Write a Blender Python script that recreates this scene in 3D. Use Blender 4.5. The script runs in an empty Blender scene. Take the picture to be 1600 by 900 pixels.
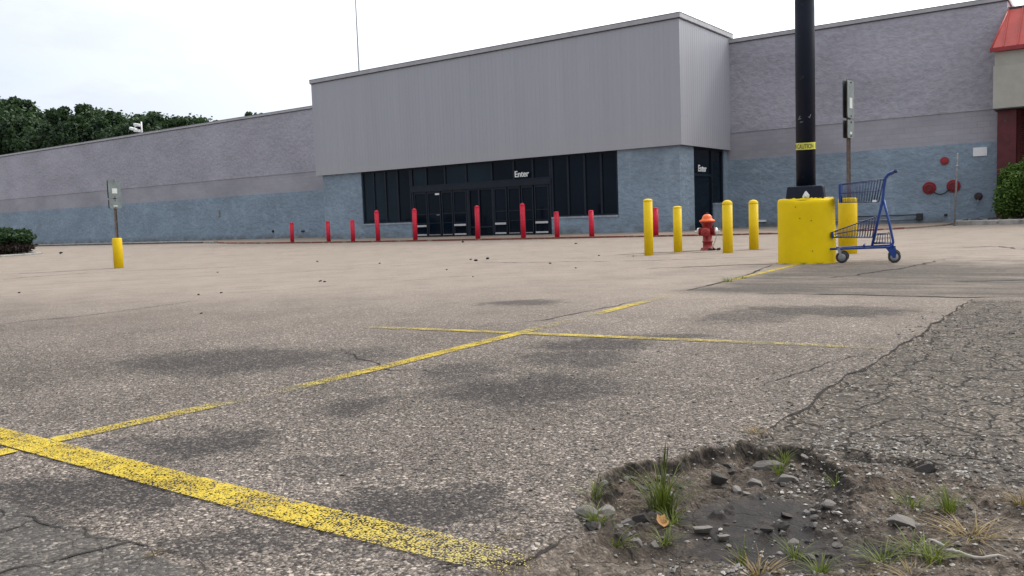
import bpy, bmesh, math, random
import numpy as np
from mathutils import Vector, Matrix

S = bpy.context.scene
COL = S.collection
R = math.radians
random.seed(7)
rng = np.random.default_rng(7)

# ------------------------------------------------------------------ camera, sky, sun, exposure
cam_d = bpy.data.cameras.new('camera')
cam = bpy.data.objects.new('camera', cam_d)
COL.objects.link(cam)
cam_d.sensor_width = 36.0
cam_d.lens = 36.0 * 1320.56 / 1600.0
cam_d.clip_start = 0.05
cam_d.clip_end = 3000.0
cr = Vector((0.81331208, 0.58071327, -0.03599385))
cu = Vector((-0.01828064, 0.08733765, 0.99601102))
cf = Vector((-0.58154043, 0.80940981, -0.08164857))
M4 = Matrix((cr, cu, -cf)).transposed().to_4x4()
M4.translation = Vector((0, 0, 0.77))
cam.matrix_world = M4
S.camera = cam

SUN_DIR = Vector((0.30, 0.72, 0.80)).normalized()
sun_el = math.asin(SUN_DIR.z)
sun_az = math.atan2(SUN_DIR.x, SUN_DIR.y)
sd = bpy.data.lights.new('sun', 'SUN')
sd.energy = 1.0
sd.angle = R(14)
sd.color = (1.0, 0.95, 0.87)
sun = bpy.data.objects.new('sun', sd)
COL.objects.link(sun)
sun.rotation_euler = (-SUN_DIR).to_track_quat('-Z', 'Y').to_euler()

S.view_settings.view_transform = 'Standard'
S.view_settings.look = 'None'
S.view_settings.gamma = 1.0
S.view_settings.exposure = 0.40
S.view_settings.use_curve_mapping = False


class NT:
    """small helper for building node trees"""
    def __init__(self, tree):
        self.t = tree
        tree.nodes.clear()

    def n(self, kind, **kw):
        nd = self.t.nodes.new(kind)
        for k, v in kw.items():
            setattr(nd, k, v)
        return nd

    def put(self, sock, v):
        if v is None:
            return
        if isinstance(v, bpy.types.NodeSocket):
            self.t.links.new(v, sock)
        elif isinstance(v, (tuple, list)):
            if len(v) == 3 and len(sock.default_value) == 4:
                v = (*v, 1.0)
            sock.default_value = v
        else:
            sock.default_value = v

    def m(self, op, a, b=None, c=None, clamp=False):
        nd = self.n('ShaderNodeMath', operation=op, use_clamp=clamp)
        for s, v in zip(nd.inputs, (a, b, c)):
            self.put(s, v)
        return nd.outputs[0]

    def vm(self, op, a, b=None):
        nd = self.n('ShaderNodeVectorMath', operation=op)
        self.put(nd.inputs[0], a)
        if b is not None:
            self.put(nd.inputs[1], b)
        return nd.outputs[1] if op in ('DOT_PRODUCT', 'LENGTH') else nd.outputs[0]

    def sep(self, v):
        nd = self.n('ShaderNodeSeparateXYZ')
        self.put(nd.inputs[0], v)
        return nd.outputs

    def comb(self, x, y, z):
        nd = self.n('ShaderNodeCombineXYZ')
        for s, v in zip(nd.inputs, (x, y, z)):
            self.put(s, v)
        return nd.outputs[0]

    def noise(self, vec, scale, detail=3.0, rough=0.55, out=0, dim='3D'):
        nd = self.n('ShaderNodeTexNoise', noise_dimensions=dim)
        self.put(nd.inputs['Vector'], vec)
        nd.inputs['Scale'].default_value = scale
        nd.inputs['Detail'].default_value = detail
        nd.inputs['Roughness'].default_value = rough
        return nd.outputs[out]

    def vor(self, vec, scale, feature='F1', dim='2D', rand=1.0):
        nd = self.n('ShaderNodeTexVoronoi', feature=feature, voronoi_dimensions=dim)
        self.put(nd.inputs['Vector'], vec)
        nd.inputs['Scale'].default_value = scale
        nd.inputs['Randomness'].default_value = rand
        return nd.outputs

    def ramp(self, fac, stops, interp='LINEAR'):
        nd = self.n('ShaderNodeValToRGB')
        nd.color_ramp.interpolation = interp
        el = nd.color_ramp.elements
        while len(el) < len(stops):
            el.new(0.5)
        for e, (pos, col) in zip(el, stops):
            e.position = pos
            e.color = (*col, 1.0) if isinstance(col, (tuple, list)) else (col, col, col, 1.0)
        self.put(nd.inputs[0], fac)
        return nd.outputs[0]

    def mix(self, fac, a, b, blend='MIX'):
        nd = self.n('ShaderNodeMix', data_type='RGBA', blend_type=blend)
        nd.clamp_factor = True
        self.put(nd.inputs[0], fac)
        self.put(nd.inputs[6], a)
        self.put(nd.inputs[7], b)
        return nd.outputs[2]

    def ss(self, v, lo, hi, a=0.0, b=1.0):
        if lo > hi:
            lo, hi, a, b = hi, lo, b, a
        nd = self.n('ShaderNodeMapRange', interpolation_type='SMOOTHSTEP')
        self.put(nd.inputs[0], v)
        self.put(nd.inputs[1], lo)
        self.put(nd.inputs[2], hi)
        self.put(nd.inputs[3], a)
        self.put(nd.inputs[4], b)
        return nd.outputs[0]

    def bump(self, h, strength=0.5, dist=0.01, normal=None):
        nd = self.n('ShaderNodeBump')
        nd.inputs['Strength'].default_value = strength
        nd.inputs['Distance'].default_value = dist
        self.put(nd.inputs['Height'], h)
        self.put(nd.inputs['Normal'], normal)
        return nd.outputs[0]

    def attr(self, name):
        nd = self.n('ShaderNodeAttribute')
        nd.attribute_name = name
        return nd.outputs['Fac']

    def pos(self):
        return self.n('ShaderNodeNewGeometry').outputs['Position']

    def obj(self):
        return self.n('ShaderNodeTexCoord').outputs['Object']

    def shader(self, color, rough=0.7, metal=0.0, spec=0.5, normal=None, alpha=None, **extra):
        b = self.n('ShaderNodeBsdfPrincipled')
        self.put(b.inputs['Base Color'], color)
        self.put(b.inputs['Roughness'], rough)
        self.put(b.inputs['Metallic'], metal)
        self.put(b.inputs['Specular IOR Level'], spec)
        self.put(b.inputs['Normal'], normal)
        if alpha is not None:
            self.put(b.inputs['Alpha'], alpha)
        o = self.n('ShaderNodeOutputMaterial')
        self.t.links.new(b.outputs[0], o.inputs[0])
        return b


def mat(name):
    m = bpy.data.materials.new(name)
    m.use_nodes = True
    return m, NT(m.node_tree)


# world: Nishita sky seen through a bright layer of thin cloud
W = bpy.data.worlds.new('World')
S.world = W
W.use_nodes = True
n = NT(W.node_tree)
sky = n.n('ShaderNodeTexSky', sky_type='NISHITA')
sky.sun_disc = False
sky.sun_elevation = sun_el
sky.sun_rotation = sun_az
sky.air_density = 1.0
sky.dust_density = 1.5
d = n.n('ShaderNodeTexCoord').outputs['Generated']
dx, dy, dz = n.sep(d)
zz = n.m('ADD', n.m('MAXIMUM', dz, 0.0), 0.18)
cv = n.comb(n.m('DIVIDE', dx, zz), n.m('DIVIDE', dy, zz), 0.0)
c1 = n.noise(cv, 0.9, 6.0, 0.55)
c2 = n.noise(cv, 3.1, 5.0, 0.6)
csum = n.m('ADD', n.m('MULTIPLY', c1, 0.7), n.m('MULTIPLY', c2, 0.3))
cover = n.ss(csum, 0.32, 0.50, 0.66, 1.0)
toward = n.m('MAXIMUM', n.vm('DOT_PRODUCT', d, tuple(SUN_DIR)), 0.0)
glow = n.m('POWER', toward, 1.6)
cb = n.m('ADD', 6.6, n.m('MULTIPLY', glow, 17.0))
cb = n.m('MULTIPLY', cb, n.ss(csum, 0.36, 0.56, 1.12, 0.94))
cloud = n.mix(glow, (0.88, 0.95, 1.07), (1.0, 0.985, 0.96))
cloud = n.vm('MULTIPLY', cloud, n.comb(cb, cb, cb))
colr = n.mix(cover, sky.outputs[0], cloud)
bg = n.n('ShaderNodeBackground')
n.put(bg.inputs[0], colr)
bg.inputs[1].default_value = 0.10
wo = n.n('ShaderNodeOutputWorld')
n.t.links.new(bg.outputs[0], wo.inputs[0])


# ------------------------------------------------------------------ tools
def h(x, y):
    """height of the gently uneven lot"""
    return (0.10 * math.exp(-((x + 2) ** 2 / 200 + (y - 8) ** 2 / 150))
            - 0.15 * math.exp(-((x + 21) ** 2 / 100 + (y - 12) ** 2 / 50)))


def hv(x, y):
    return (0.10 * np.exp(-((x + 2) ** 2 / 200 + (y - 8) ** 2 / 150))
            - 0.15 * np.exp(-((x + 21) ** 2 / 100 + (y - 12) ** 2 / 50)))


def tag(o, label=None, cat=None, group=None, kind=None):
    if label:
        o['label'] = label
    if cat:
        o['category'] = cat
    if group:
        o['group'] = group
    if kind:
        o['kind'] = kind
    return o


def empty(name, loc=(0, 0, 0), rz=0.0):
    o = bpy.data.objects.new(name, None)
    o.empty_display_size = 0.1
    COL.objects.link(o)
    o.location = loc
    o.rotation_euler = (0, 0, rz)
    return o


def copy_tree(o, parent=None):
    c = o.copy()
    COL.objects.link(c)
    c.parent = parent
    for ch in list(o.children):
        copy_tree(ch, c)
    return c


class MB:
    """collects shapes into ONE mesh"""
    def __init__(self):
        self.v = []
        self.f = []
        self.sm = []

    def add(self, vs, fs, smooth=False):
        b = len(self.v)
        self.v += [tuple(v) for v in vs]
        self.f += [tuple(i + b for i in f) for f in fs]
        self.sm += [smooth] * len(fs)
        return self

    def box(self, x0, x1, y0, y1, z0, z1, M=None):
        vs = [(x, y, z) for z in (z0, z1) for y in (y0, y1) for x in (x0, x1)]
        fs = [(0, 2, 3, 1), (4, 5, 7, 6), (0, 1, 5, 4), (2, 6, 7, 3), (0, 4, 6, 2), (1, 3, 7, 5)]
        if M is not None:
            vs = [tuple(M @ Vector(v)) for v in vs]
        return self.add(vs, fs)

    def lathe(self, prof, seg=24, M=None, smooth=True, cap=True):
        """prof: list of (radius, z)"""
        vs, fs = [], []
        for r, z in prof:
            for k in range(seg):
                a = 2 * math.pi * k / seg
                vs.append((r * math.cos(a), r * math.sin(a), z))
        for i in range(len(prof) - 1):
            for k in range(seg):
                k2 = (k + 1) % seg
                fs.append((i * seg + k, i * seg + k2, (i + 1) * seg + k2, (i + 1) * seg + k))
        if M is not None:
            vs = [tuple(M @ Vector(v)) for v in vs]
        self.add(vs, fs, smooth)
        if cap:
            b = len(self.v) - len(vs)
            self.f.append(tuple(b + k for k in reversed(range(seg))))
            self.f.append(tuple(b + (len(prof) - 1) * seg + k for k in range(seg)))
            self.sm += [False, False]
        return self

    def tube(self, pts, r, seg=8, smooth=True):
        pts = [Vector(p) for p in pts]
        rs = r if isinstance(r, (list, tuple)) else [r] * len(pts)
        vs, fs = [], []
        up = None
        for i, p in enumerate(pts):
            t = (pts[min(i + 1, len(pts) - 1)] - pts[max(i - 1, 0)]).normalized()
            if up is None:
                up = Vector((0, 0, 1)) if abs(t.z) < 0.9 else Vector((1, 0, 0))
            a = (up - t * up.dot(t)).normalized()
            b = t.cross(a)
            up = a
            for k in range(seg):
                an = 2 * math.pi * k / seg
                vs.append(p + (a * math.cos(an) + b * math.sin(an)) * rs[i])
        for i in range(len(pts) - 1):
            for k in range(seg):
                k2 = (k + 1) % seg
                fs.append((i * seg + k, i * seg + k2, (i + 1) * seg + k2, (i + 1) * seg + k))
        fs.append(tuple(reversed(range(seg))))
        fs.append(tuple((len(pts) - 1) * seg + k for k in range(seg)))
        return self.add(vs, fs, smooth)

    def prism(self, poly, z0, z1):
        m = len(poly)
        vs = [(x, y, z0) for x, y in poly] + [(x, y, z1) for x, y in poly]
        fs = [tuple(reversed(range(m))), tuple(range(m, 2 * m))]
        fs += [(i, (i + 1) % m, m + (i + 1) % m, m + i) for i in range(m)]
        return self.add(vs, fs)

    def build(self, name, material=None, parent=None, bevel=0.0, loc=None):
        me = bpy.data.meshes.new(name)
        me.from_pydata(self.v, [], self.f)
        me.polygons.foreach_set('use_smooth', self.sm)
        bm = bmesh.new()
        bm.from_mesh(me)
        bmesh.ops.recalc_face_normals(bm, faces=bm.faces)
        bm.to_mesh(me)
        bm.free()
        o = bpy.data.objects.new(name, me)
        COL.objects.link(o)
        if material:
            me.materials.append(material)
        if parent:
            o.parent = parent
        if loc:
            o.location = loc
        if bevel:
            md = o.modifiers.new('bevel', 'BEVEL')
            md.width = bevel
            md.segments = 2
            md.limit_method = 'ANGLE'
        return o


def rot_x(a):
    return Matrix.Rotation(a, 4, 'X')


def text_mesh(body, size, extrude=0.004, spacing=1.0):
    cu_ = bpy.data.curves.new('txt', 'FONT')
    cu_.body = body
    cu_.size = size
    cu_.extrude = extrude
    cu_.space_character = spacing
    cu_.align_x = 'CENTER'
    cu_.offset = size * 0.012
    to = bpy.data.objects.new('txt', cu_)
    COL.objects.link(to)
    bpy.context.view_layer.update()
    me = bpy.data.meshes.new_from_object(to.evaluated_get(bpy.context.evaluated_depsgraph_get()))
    COL.objects.unlink(to)
    bpy.data.objects.remove(to)
    vs = [tuple(v.co) for v in me.vertices]
    fs = [tuple(p.vertices) for p in me.polygons]
    bpy.data.meshes.remove(me)
    return vs, fs


# value noise in numpy for the height field
def vnoise(x, y, seed):
    r = np.random.default_rng(seed)
    P = r.random((256, 256))
    xi = np.floor(x).astype(int)
    yi = np.floor(y).astype(int)
    fx, fy = x - xi, y - yi
    fx = fx * fx * (3 - 2 * fx)
    fy = fy * fy * (3 - 2 * fy)
    a = P[xi % 256, yi % 256]
    b = P[(xi + 1) % 256, yi % 256]
    c = P[xi % 256, (yi + 1) % 256]
    d_ = P[(xi + 1) % 256, (yi + 1) % 256]
    return (a * (1 - fx) + b * fx) * (1 - fy) + (c * (1 - fx) + d_ * fx) * fy - 0.5


def fbm(x, y, sc, oc, seed):
    s, a = 0, 1.0
    for k in range(oc):
        s = s + a * vnoise(x * sc * 2 ** k + 13.7 * k + 50, y * sc * 2 ** k + 7.1 * k + 50, seed + k)
        a *= 0.5
    return s


def sstep(v, lo, hi):
    t = np.clip((v - lo) / (hi - lo), 0, 1)
    return t * t * (3 - 2 * t)


# ------------------------------------------------------------------ ground
POT = [(-1.07, 1.73), (-.94, 1.57), (-.84, 1.50), (-.72, 1.53), (-.57, 1.66), (-.47, 1.75), (-.50, 2.05),
       (-.61, 2.34), (-.75, 2.49), (-.90, 2.45), (-1.0, 2.17)]
PC = (-0.77, 1.96)
_a = np.array([math.atan2(y - PC[1], x - PC[0]) for x, y in POT])
_r = np.array([math.hypot(x - PC[0], y - PC[1]) for x, y in POT])
_o = np.argsort(_a)
_a, _r = _a[_o], _r[_o]


def ground_fields(X, Y):
    z = hv(X, Y)
    edge = -0.94 + 0.022 * Y + 0.05 * fbm(X * 0 + 3.3, Y, 2.5, 4, 11) + 0.02 * fbm(X * 0, Y, 14, 2, 17)
    old = sstep(X - edge, -0.006, 0.010) * (1 - sstep(Y, 6.55, 6.7))
    ang = np.arctan2(Y - PC[1], X - PC[0])
    rad = np.hypot(X - PC[0], Y - PC[1])
    rb = np.interp(ang, np.concatenate([_a - 2 * np.pi, _a, _a + 2 * np.pi]), np.tile(_r, 3))
    q = rad / rb + 0.22 * fbm(X, Y, 6.5, 4, 23) + 0.10 * fbm(X, Y, 30, 2, 29)
    right = sstep(X, -0.80, -0.50) * sstep(2.35 - Y, 0.0, 0.4)
    near = sstep(1.75 - Y, 0.0, 0.2)
    soft = np.clip(right + 0.6 * near, 0, 1)
    lo = 0.87 - 0.42 * soft
    pit = 1 - sstep(q, lo, 0.99 + 0.10 * soft)
    hole = 1 - sstep(q, 0.93, 1.03)
    # second broken rim to the right of the hole, along the far side
    d2 = np.abs(Y - (2.47 - 0.10 * (X + 0.6) + 0.03 * fbm(X, Y, 8, 3, 31)))
    rim = sstep(X, -0.68, -0.6) * (1 - sstep(X, -0.42, -0.32))
    dirt = sstep(X, -0.72, -0.60) * (1 - sstep(X + 0.2 * fbm(X, Y, 4, 3, 37), -0.20, 0.02))
    dirt = dirt * sstep(Y + 0.15 * fbm(X, Y, 5, 3, 41), 1.60, 1.72) * (1 - sstep(Y + 0.12 * fbm(X, Y, 7, 3, 43), 2.36, 2.46))
    dirt = np.maximum(dirt, hole)
    strip = (1 - sstep(Y + 0.1 * fbm(X, Y, 6, 3, 47), 1.50, 1.60)) * sstep(X + 0.1 * fbm(X, Y, 6, 3, 49), -1.02, -0.95)
    dirt = np.maximum(dirt, 0.65 * strip)
    mm = ((X + 0.635) / 0.245) ** 2 + ((Y - 1.90) / 0.31) ** 2 + 1.3 * fbm(X, Y, 6, 5, 53)
    mud = 1 - sstep(mm + 0.5 * fbm(X, Y, 35, 3, 57), 0.55, 1.35)
    damp = .5 * (1 - sstep(mm, 1.2, 3.4)) * hole
    z = z - 0.013 * old - 0.046 * pit
    z = z - 0.022 * rim * (1 - sstep(d2, 0.0, 0.05))
    rough = np.clip(dirt - 0.85 * mud, 0, 1)
    z = z + rough * (0.022 * fbm(X, Y, 12, 3, 59) + 0.014 * fbm(X, Y, 45, 2, 61))
    z = z - 0.010 * dirt * (1 - hole)
    z = np.where(mud > 0.02, z * (1 - 0.8 * mud) + 0.8 * mud * (hv(X, Y) - 0.047 + 0.003 * fbm(X, Y, 16, 3, 67) + 0.016 * sstep(fbm(X, Y, 22, 4, 91), 0.22, 0.62)), z)
    near_old = old * (1 - dirt) * (1 - sstep(Y, 2.8, 5))
    z = z + near_old * (0.008 * fbm(X, Y, 9, 3, 71) + 0.004 * fbm(X, Y, 50, 2, 73))
    layer = sstep(pit, .04, .25) * (1 - sstep(pit, .72, .97)) * (1 - .8 * np.clip(right + near, 0, 1))
    layer = np.maximum(layer, .9 * rim * (1 - sstep(d2, .012, .05)))
    return z, np.clip(dirt, 0, 1), np.maximum(mud, damp), old, layer


def ground_z(X, Y):
    return ground_fields(X, Y)[0]



def axis(parts):
    out = [parts[0][0]]
    for lo, hi, st in parts:
        k = max(1, int(round((hi - lo) / st)))
        out += list(np.linspace(lo, hi, k + 1)[1:])
    return np.array(out)


gx = axis([(-400, -60, 20), (-60, -12, 1.5), (-12, -3.6, 0.4), (-3.6, -1.25, 0.09), (-1.25, 0.15, 0.0062), (0.15, 2, 0.09),
           (2, 12, 0.7), (12, 60, 4), (60, 400, 20)])
gy = axis([(-300, -20, 20), (-20, 0, 2), (0, 1.15, 0.1), (1.15, 2.75, 0.0068), (2.75, 4.5, 0.03), (4.5, 8, 0.08),
           (8, 20, 0.4), (20, 60, 1.5), (60, 400, 20)])
XX, YY = np.meshgrid(gx, gy, indexing='ij')
gz, g_dirt, g_mud, g_old, g_layer = ground_fields(XX, YY)
nx, ny = len(gx), len(gy)
co = np.stack([XX, YY, gz], -1).reshape(-1, 3)
idx = np.arange(nx * ny).reshape(nx, ny)
quads = np.stack([idx[:-1, :-1], idx[1:, :-1], idx[1:, 1:], idx[:-1, 1:]], -1).reshape(-1, 4)
gm = bpy.data.meshes.new('ground')
gm.vertices.add(len(co))
gm.vertices.foreach_set('co', co.ravel())
gm.loops.add(quads.size)
gm.loops.foreach_set('vertex_index', quads.ravel())
gm.polygons.add(len(quads))
gm.polygons.foreach_set('loop_start', np.arange(0, quads.size, 4))
gm.update(calc_edges=True)
gm.polygons.foreach_set('use_smooth', np.ones(len(quads), bool))
for nm, arr in (('dirt', g_dirt), ('mud', g_mud), ('old', g_old), ('layer', g_layer)):
    at = gm.attributes.new(nm, 'FLOAT', 'POINT')
    at.data.foreach_set('value', arr.ravel().astype(np.float32))
ground = bpy.data.objects.new('ground', gm)
COL.objects.link(ground)
tag(ground, kind='structure')


def gz_at(x, y):
    return float(ground_fields(np.array([x]), np.array([y]))[0][0])


def gza(x, y):
    return ground_fields(np.asarray(x, float), np.asarray(y, float))[0]


STAINS = [  # cx, cy, axis, half length, half depth, strength
    (-3.80, 2.72, 0.93, 0.38, 0.72, 0.42, 0.75), (-1.91, 2.77, 0.91, 0.42, 0.40, 0.28, 0.62),
    (-2.44, 2.88, 0.92, 0.40, 0.20, 0.30, 0.4), (-2.40, 1.59, 0.89, 0.46, 0.26, 0.20, 0.6),
    (-1.42, 1.48, 0.87, 0.49, 0.27, 0.13, 0.65), (-2.25, 3.87, 0.93, 0.36, 0.32, 0.24, 0.6),
    (-2.12, 3.46, 0.92, 0.38, 0.33, 0.25, 0.5), (-1.59, 5.66, 0.96, 0.29, 0.60, 0.34, 0.6),
    (-3.88, 5.57, 0.97, 0.24, 0.35, 0.24, 0.55), (-1.92, 5.21, 0.95, 0.30, 0.36, 0.30, 0.5),
    (-1.97, 4.23, 0.94, 0.35, 0.30, 0.14, 0.5), (-2.35, 2.22, 0.90, 0.43, 0.17, 0.15, 0.5),
    (-2.30, 1.12, 0.88, 0.48, 0.38, 0.20, 0.62), (-1.55, 1.17, 0.9, 0.45, 0.30, 0.10, 0.5), (-2.41, 7.08, 0.98, 0.19, 0.60, 0.42, 0.5),
    (-3.24, 3.10, 0.93, 0.37, 0.25, 0.30, 0.35), (-1.9, 9.3, 1.0, 0.1, 1.2, 1.2, 0.5),
    (-1.85, 1.62, 0.9, 0.44, 0.22, 0.12, 0.35)]

m_ground, n = mat('asphalt')
P = n.pos()
px, py, pz = n.sep(P)
P2 = n.comb(px, py, 0.0)
warp = n.noise(P2, 3.0, 4.0, 0.6, out=1)
# aggregate: exposed stones in worn binder
va = n.vor(P2, 142.0)
vb = n.vor(P2, 255.0)
ra = n.sep(va[1])[0]
rb_ = n.sep(vb[1])[1]
tone = n.noise(P2, 26.0, 3.0, 0.6)
va_v = n.m('ADD', n.m('MULTIPLY', ra, 0.75), n.m('MULTIPLY', tone, 0.25))
stone = n.ramp(va_v, [(0.10, (.032, .029, .028)), (0.34, (.085, .077, .072)), (0.58, (.165, .148, .135)), (0.78, (.29, .262, .24)),
                      (0.95, (.56, .52, .48))])
stone2 = n.ramp(rb_, [(0.0, (.035, .032, .031)), (0.5, (.125, .113, .105)), (1.0, (.42, .385, .355))])
stone = n.mix(n.ss(n.noise(P2, 60.0, 2.0), 0.42, 0.58, 0.0, 0.75), stone, stone2)
gap = n.ss(va[0], 0.30, 0.62)
stone = n.mix(n.m('MULTIPLY', gap, 0.55), stone, (.045, .043, .043))
pit = n.vor(P2, 62.0)
pr = n.sep(pit[1])[0]
stone = n.mix(n.m('MULTIPLY', n.m('MULTIPLY', n.ss(pr, 0.20, 0.10), n.ss(pit[0], 0.42, 0.25)), 0.85), stone, (.020, .019, .019))
stone = n.mix(n.m('MULTIPLY', n.m('MULTIPLY', n.ss(pr, 0.90, 0.95), n.ss(pit[0], 0.40, 0.28)), 0.8), stone, (.50, .46, .42))
# broad tone, bleached by sun and wear in patches
big = n.noise(P2, 0.55, 5.0, 0.55)
mid = n.noise(P2, 2.3, 4.0, 0.6)
tonal = n.m('ADD', n.m('MULTIPLY', n.ss(big, 0.3, 0.7), 0.30), n.m('MULTIPLY', n.ss(mid, 0.3, 0.7), 0.24))
tonal = n.m('ADD', tonal, 0.74)
stone = n.vm('MULTIPLY', stone, n.comb(tonal, tonal, tonal))
# paler farther out: grazing sky sheen painted into the colour
far_sheen = n.ss(n.m('ADD', py, n.m('MULTIPLY', px, -0.28)), 3.2, 9.5)
far_sheen = n.m('MULTIPLY', far_sheen, n.ss(mid, 0.2, 0.65, 0.75, 1.0))
stone = n.mix(n.m('MULTIPLY', far_sheen, 0.62), stone, n.mix(n.noise(P2, 1.1, 5.0, 0.6), (.31, .275, .244), (.43, .38, .337)))
# stains
st = None
wx, wy, wz = n.sep(n.vm('SUBTRACT', warp, (0.5, 0.5, 0.5)))
fine_w = n.m('MULTIPLY', n.m('SUBTRACT', n.noise(P2, 8.0, 6.0, 0.72), 0.5), 1.7)
for cx, cy, ax, ay, L, D, k in STAINS:
    ux = n.m('ADD', n.m('SUBTRACT', px, cx), n.m('MULTIPLY', wx, 0.5))
    uy = n.m('ADD', n.m('SUBTRACT', py, cy), n.m('MULTIPLY', wy, 0.5))
    a = n.m('DIVIDE', n.m('ADD', n.m('MULTIPLY', ux, ax), n.m('MULTIPLY', uy, ay)), L)
    b = n.m('DIVIDE', n.m('SUBTRACT', n.m('MULTIPLY', uy, ax), n.m('MULTIPLY', ux, ay)), D)
    rr = n.m('ADD', n.m('SQRT', n.m('ADD', n.m('MULTIPLY', a, a), n.m('MULTIPLY', b, b))), fine_w)
    s1 = n.ss(rr, 1.3, 0.5, 0.0, min(0.97, k * 1.6))
    st = s1 if st is None else n.m('MAXIMUM', st, s1)
st = n.m('MULTIPLY', st, n.m('SUBTRACT', 1.0, n.m('MULTIPLY', n.ss(va_v, 0.55, 0.78), 0.32)))
stone_st = n.mix(0.22, (.028, .028, .031), stone, 'MIX')
stone = n.mix(n.m('MULTIPLY', st, 1.0), stone, stone_st)
# older, greyer, cracked paving
edge_n = n.m('MULTIPLY', n.m('SUBTRACT', n.noise(P2, 4.0, 4.0, 0.6), 0.5), 0.25)
oldA = n.attr('old')
oldB = n.m('MULTIPLY', n.ss(n.m('ADD', px, n.m('MULTIPLY', edge_n, 2.0)), -3.2, -2.85),
           n.m('MULTIPLY', n.ss(n.m('ADD', py, n.m('MULTIPLY', edge_n, 3.0)), 6.4, 6.9), n.ss(n.m('ADD', py, n.m('MULTIPLY', mid, 5.0)), 15.0, 11.5)))
cornr = n.m('MULTIPLY', n.ss(n.m('ADD', py, n.m('MULTIPLY', edge_n, 0.15)), 1.0, 0.97), n.ss(px, -1.35, -1.6))
oldM = n.m('MAXIMUM', oldA, cornr)
oldC = n.ramp(va_v, [(0.10, (.022, .021, .020)), (0.42, (.058, .054, .050)), (0.70, (.105, .098, .091)), (0.96, (.40, .375, .345))])
oldC = n.mix(n.ss(n.noise(P2, 14.0, 5.0, 0.7), 0.42, 0.62, 0.0, 0.6), oldC, (.082, .077, .071))
oldC = n.vm('MULTIPLY', n.vm('MULTIPLY', oldC, (1.22, 1.2, 1.17)), n.comb(tonal, tonal, tonal))
oldC = n.mix(n.m('MULTIPLY', cornr, 0.35), oldC, (.085, .092, .102))
stone = n.mix(oldM, stone, oldC)
streak = n.noise(n.comb(n.m('MULTIPLY', px, 0.5), n.m('MULTIPLY', py, 2.2), 0.0), 1.6, 5.0, 0.65)
stone = n.mix(n.m('MULTIPLY', oldB, n.ss(streak, 0.36, 0.64, 0.42, 0.95)), stone, n.mix(ra, (.05, .048, .046), (.13, .121, .113)))
# alligator cracks in the old paving
wv = n.vm('ADD', P2, n.vm('MULTIPLY', n.vm('SUBTRACT', n.noise(P2, 5.0, 4.0, 0.6, out=1), (0.5, 0.5, 0.5)), (0.16, 0.16, 0.0)))
ck = n.vor(wv, 4.2, 'DISTANCE_TO_EDGE')[0]
ck2 = n.vor(wv, 8.5, 'DISTANCE_TO_EDGE')[0]
crk = n.m('MAXIMUM', n.ss(ck, 0.026, 0.012), n.m('MULTIPLY', n.ss(ck2, 0.040, 0.018), n.ss(mid, 0.42, 0.52)))
breakup = n.ss(n.noise(P2, 7.0, 3.0), 0.36, 0.44)
crk = n.m('MULTIPLY', n.m('MULTIPLY', crk, breakup), n.m('MAXIMUM', oldA, n.m('MULTIPLY', cornr, 0.4)))
stone = n.mix(n.m('MULTIPLY', crk, 0.92), stone, (.016, .015, .014))
# dirt and wet mud in and around the hole
dirtA = n.attr('dirt')
mudA = n.attr('mud')
dn = n.noise(P, 34.0, 5.0, 0.7)
dirtC = n.ramp(n.m('ADD', n.m('MULTIPLY', dn, 0.65), n.m('MULTIPLY', n.noise(P, 130.0, 2.0), 0.35)),
               [(0.28, (.020, .017, .015)), (0.44, (.075, .064, .054)), (0.56, (.155, .134, .114)), (0.74, (.40, .36, .315))])
dirtC = n.mix(n.ss(n.noise(P2, 5.0, 3.0), 0.35, 0.65, 0.0, 0.6), dirtC, n.vm('MULTIPLY', dirtC, (0.50, 0.46, 0.43)))
stone = n.mix(dirtA, stone, dirtC)
layC = n.ramp(n.noise(P, 70.0, 4.0, 0.65), [(0.3, (.014, .013, .012)), (0.55, (.040, .036, .032)), (0.75, (.13, .118, .105))])
stone = n.mix(n.attr('layer'), stone, layC)  # dark binder on the hole's broken wall, its recess darkening painted in
mudC = n.mix(n.ss(n.noise(P2, 20.0, 5.0, 0.7), 0.45, 0.65), (.016, .014, .014), (.034, .029, .027))
stone = n.mix(mudA, stone, mudC)
stone = n.vm('MULTIPLY', stone, (1.04, 0.962, 0.880))
hgt = n.m('ADD', n.m('MULTIPLY', n.m('SUBTRACT', 1.0, va[0]), 0.6), n.m('MULTIPLY', ra, 0.5))
hgt = n.m('ADD', hgt, n.m('MULTIPLY', dn, 0.9))
hgt = n.m('SUBTRACT', hgt, n.m('MULTIPLY', crk, 1.5))
hgt = n.m('MULTIPLY', hgt, n.ss(mudA, 0.3, 1.0, 1.0, 0.35))
nb = n.bump(hgt, 0.75, 0.006)
rgh = n.ss(mudA, 0.2, 0.9, 0.8, 0.62)
spc = n.ss(mudA, 0.2, 0.9, 0.12, 0.16)
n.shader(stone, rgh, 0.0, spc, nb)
gm.materials.append(m_ground)

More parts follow.
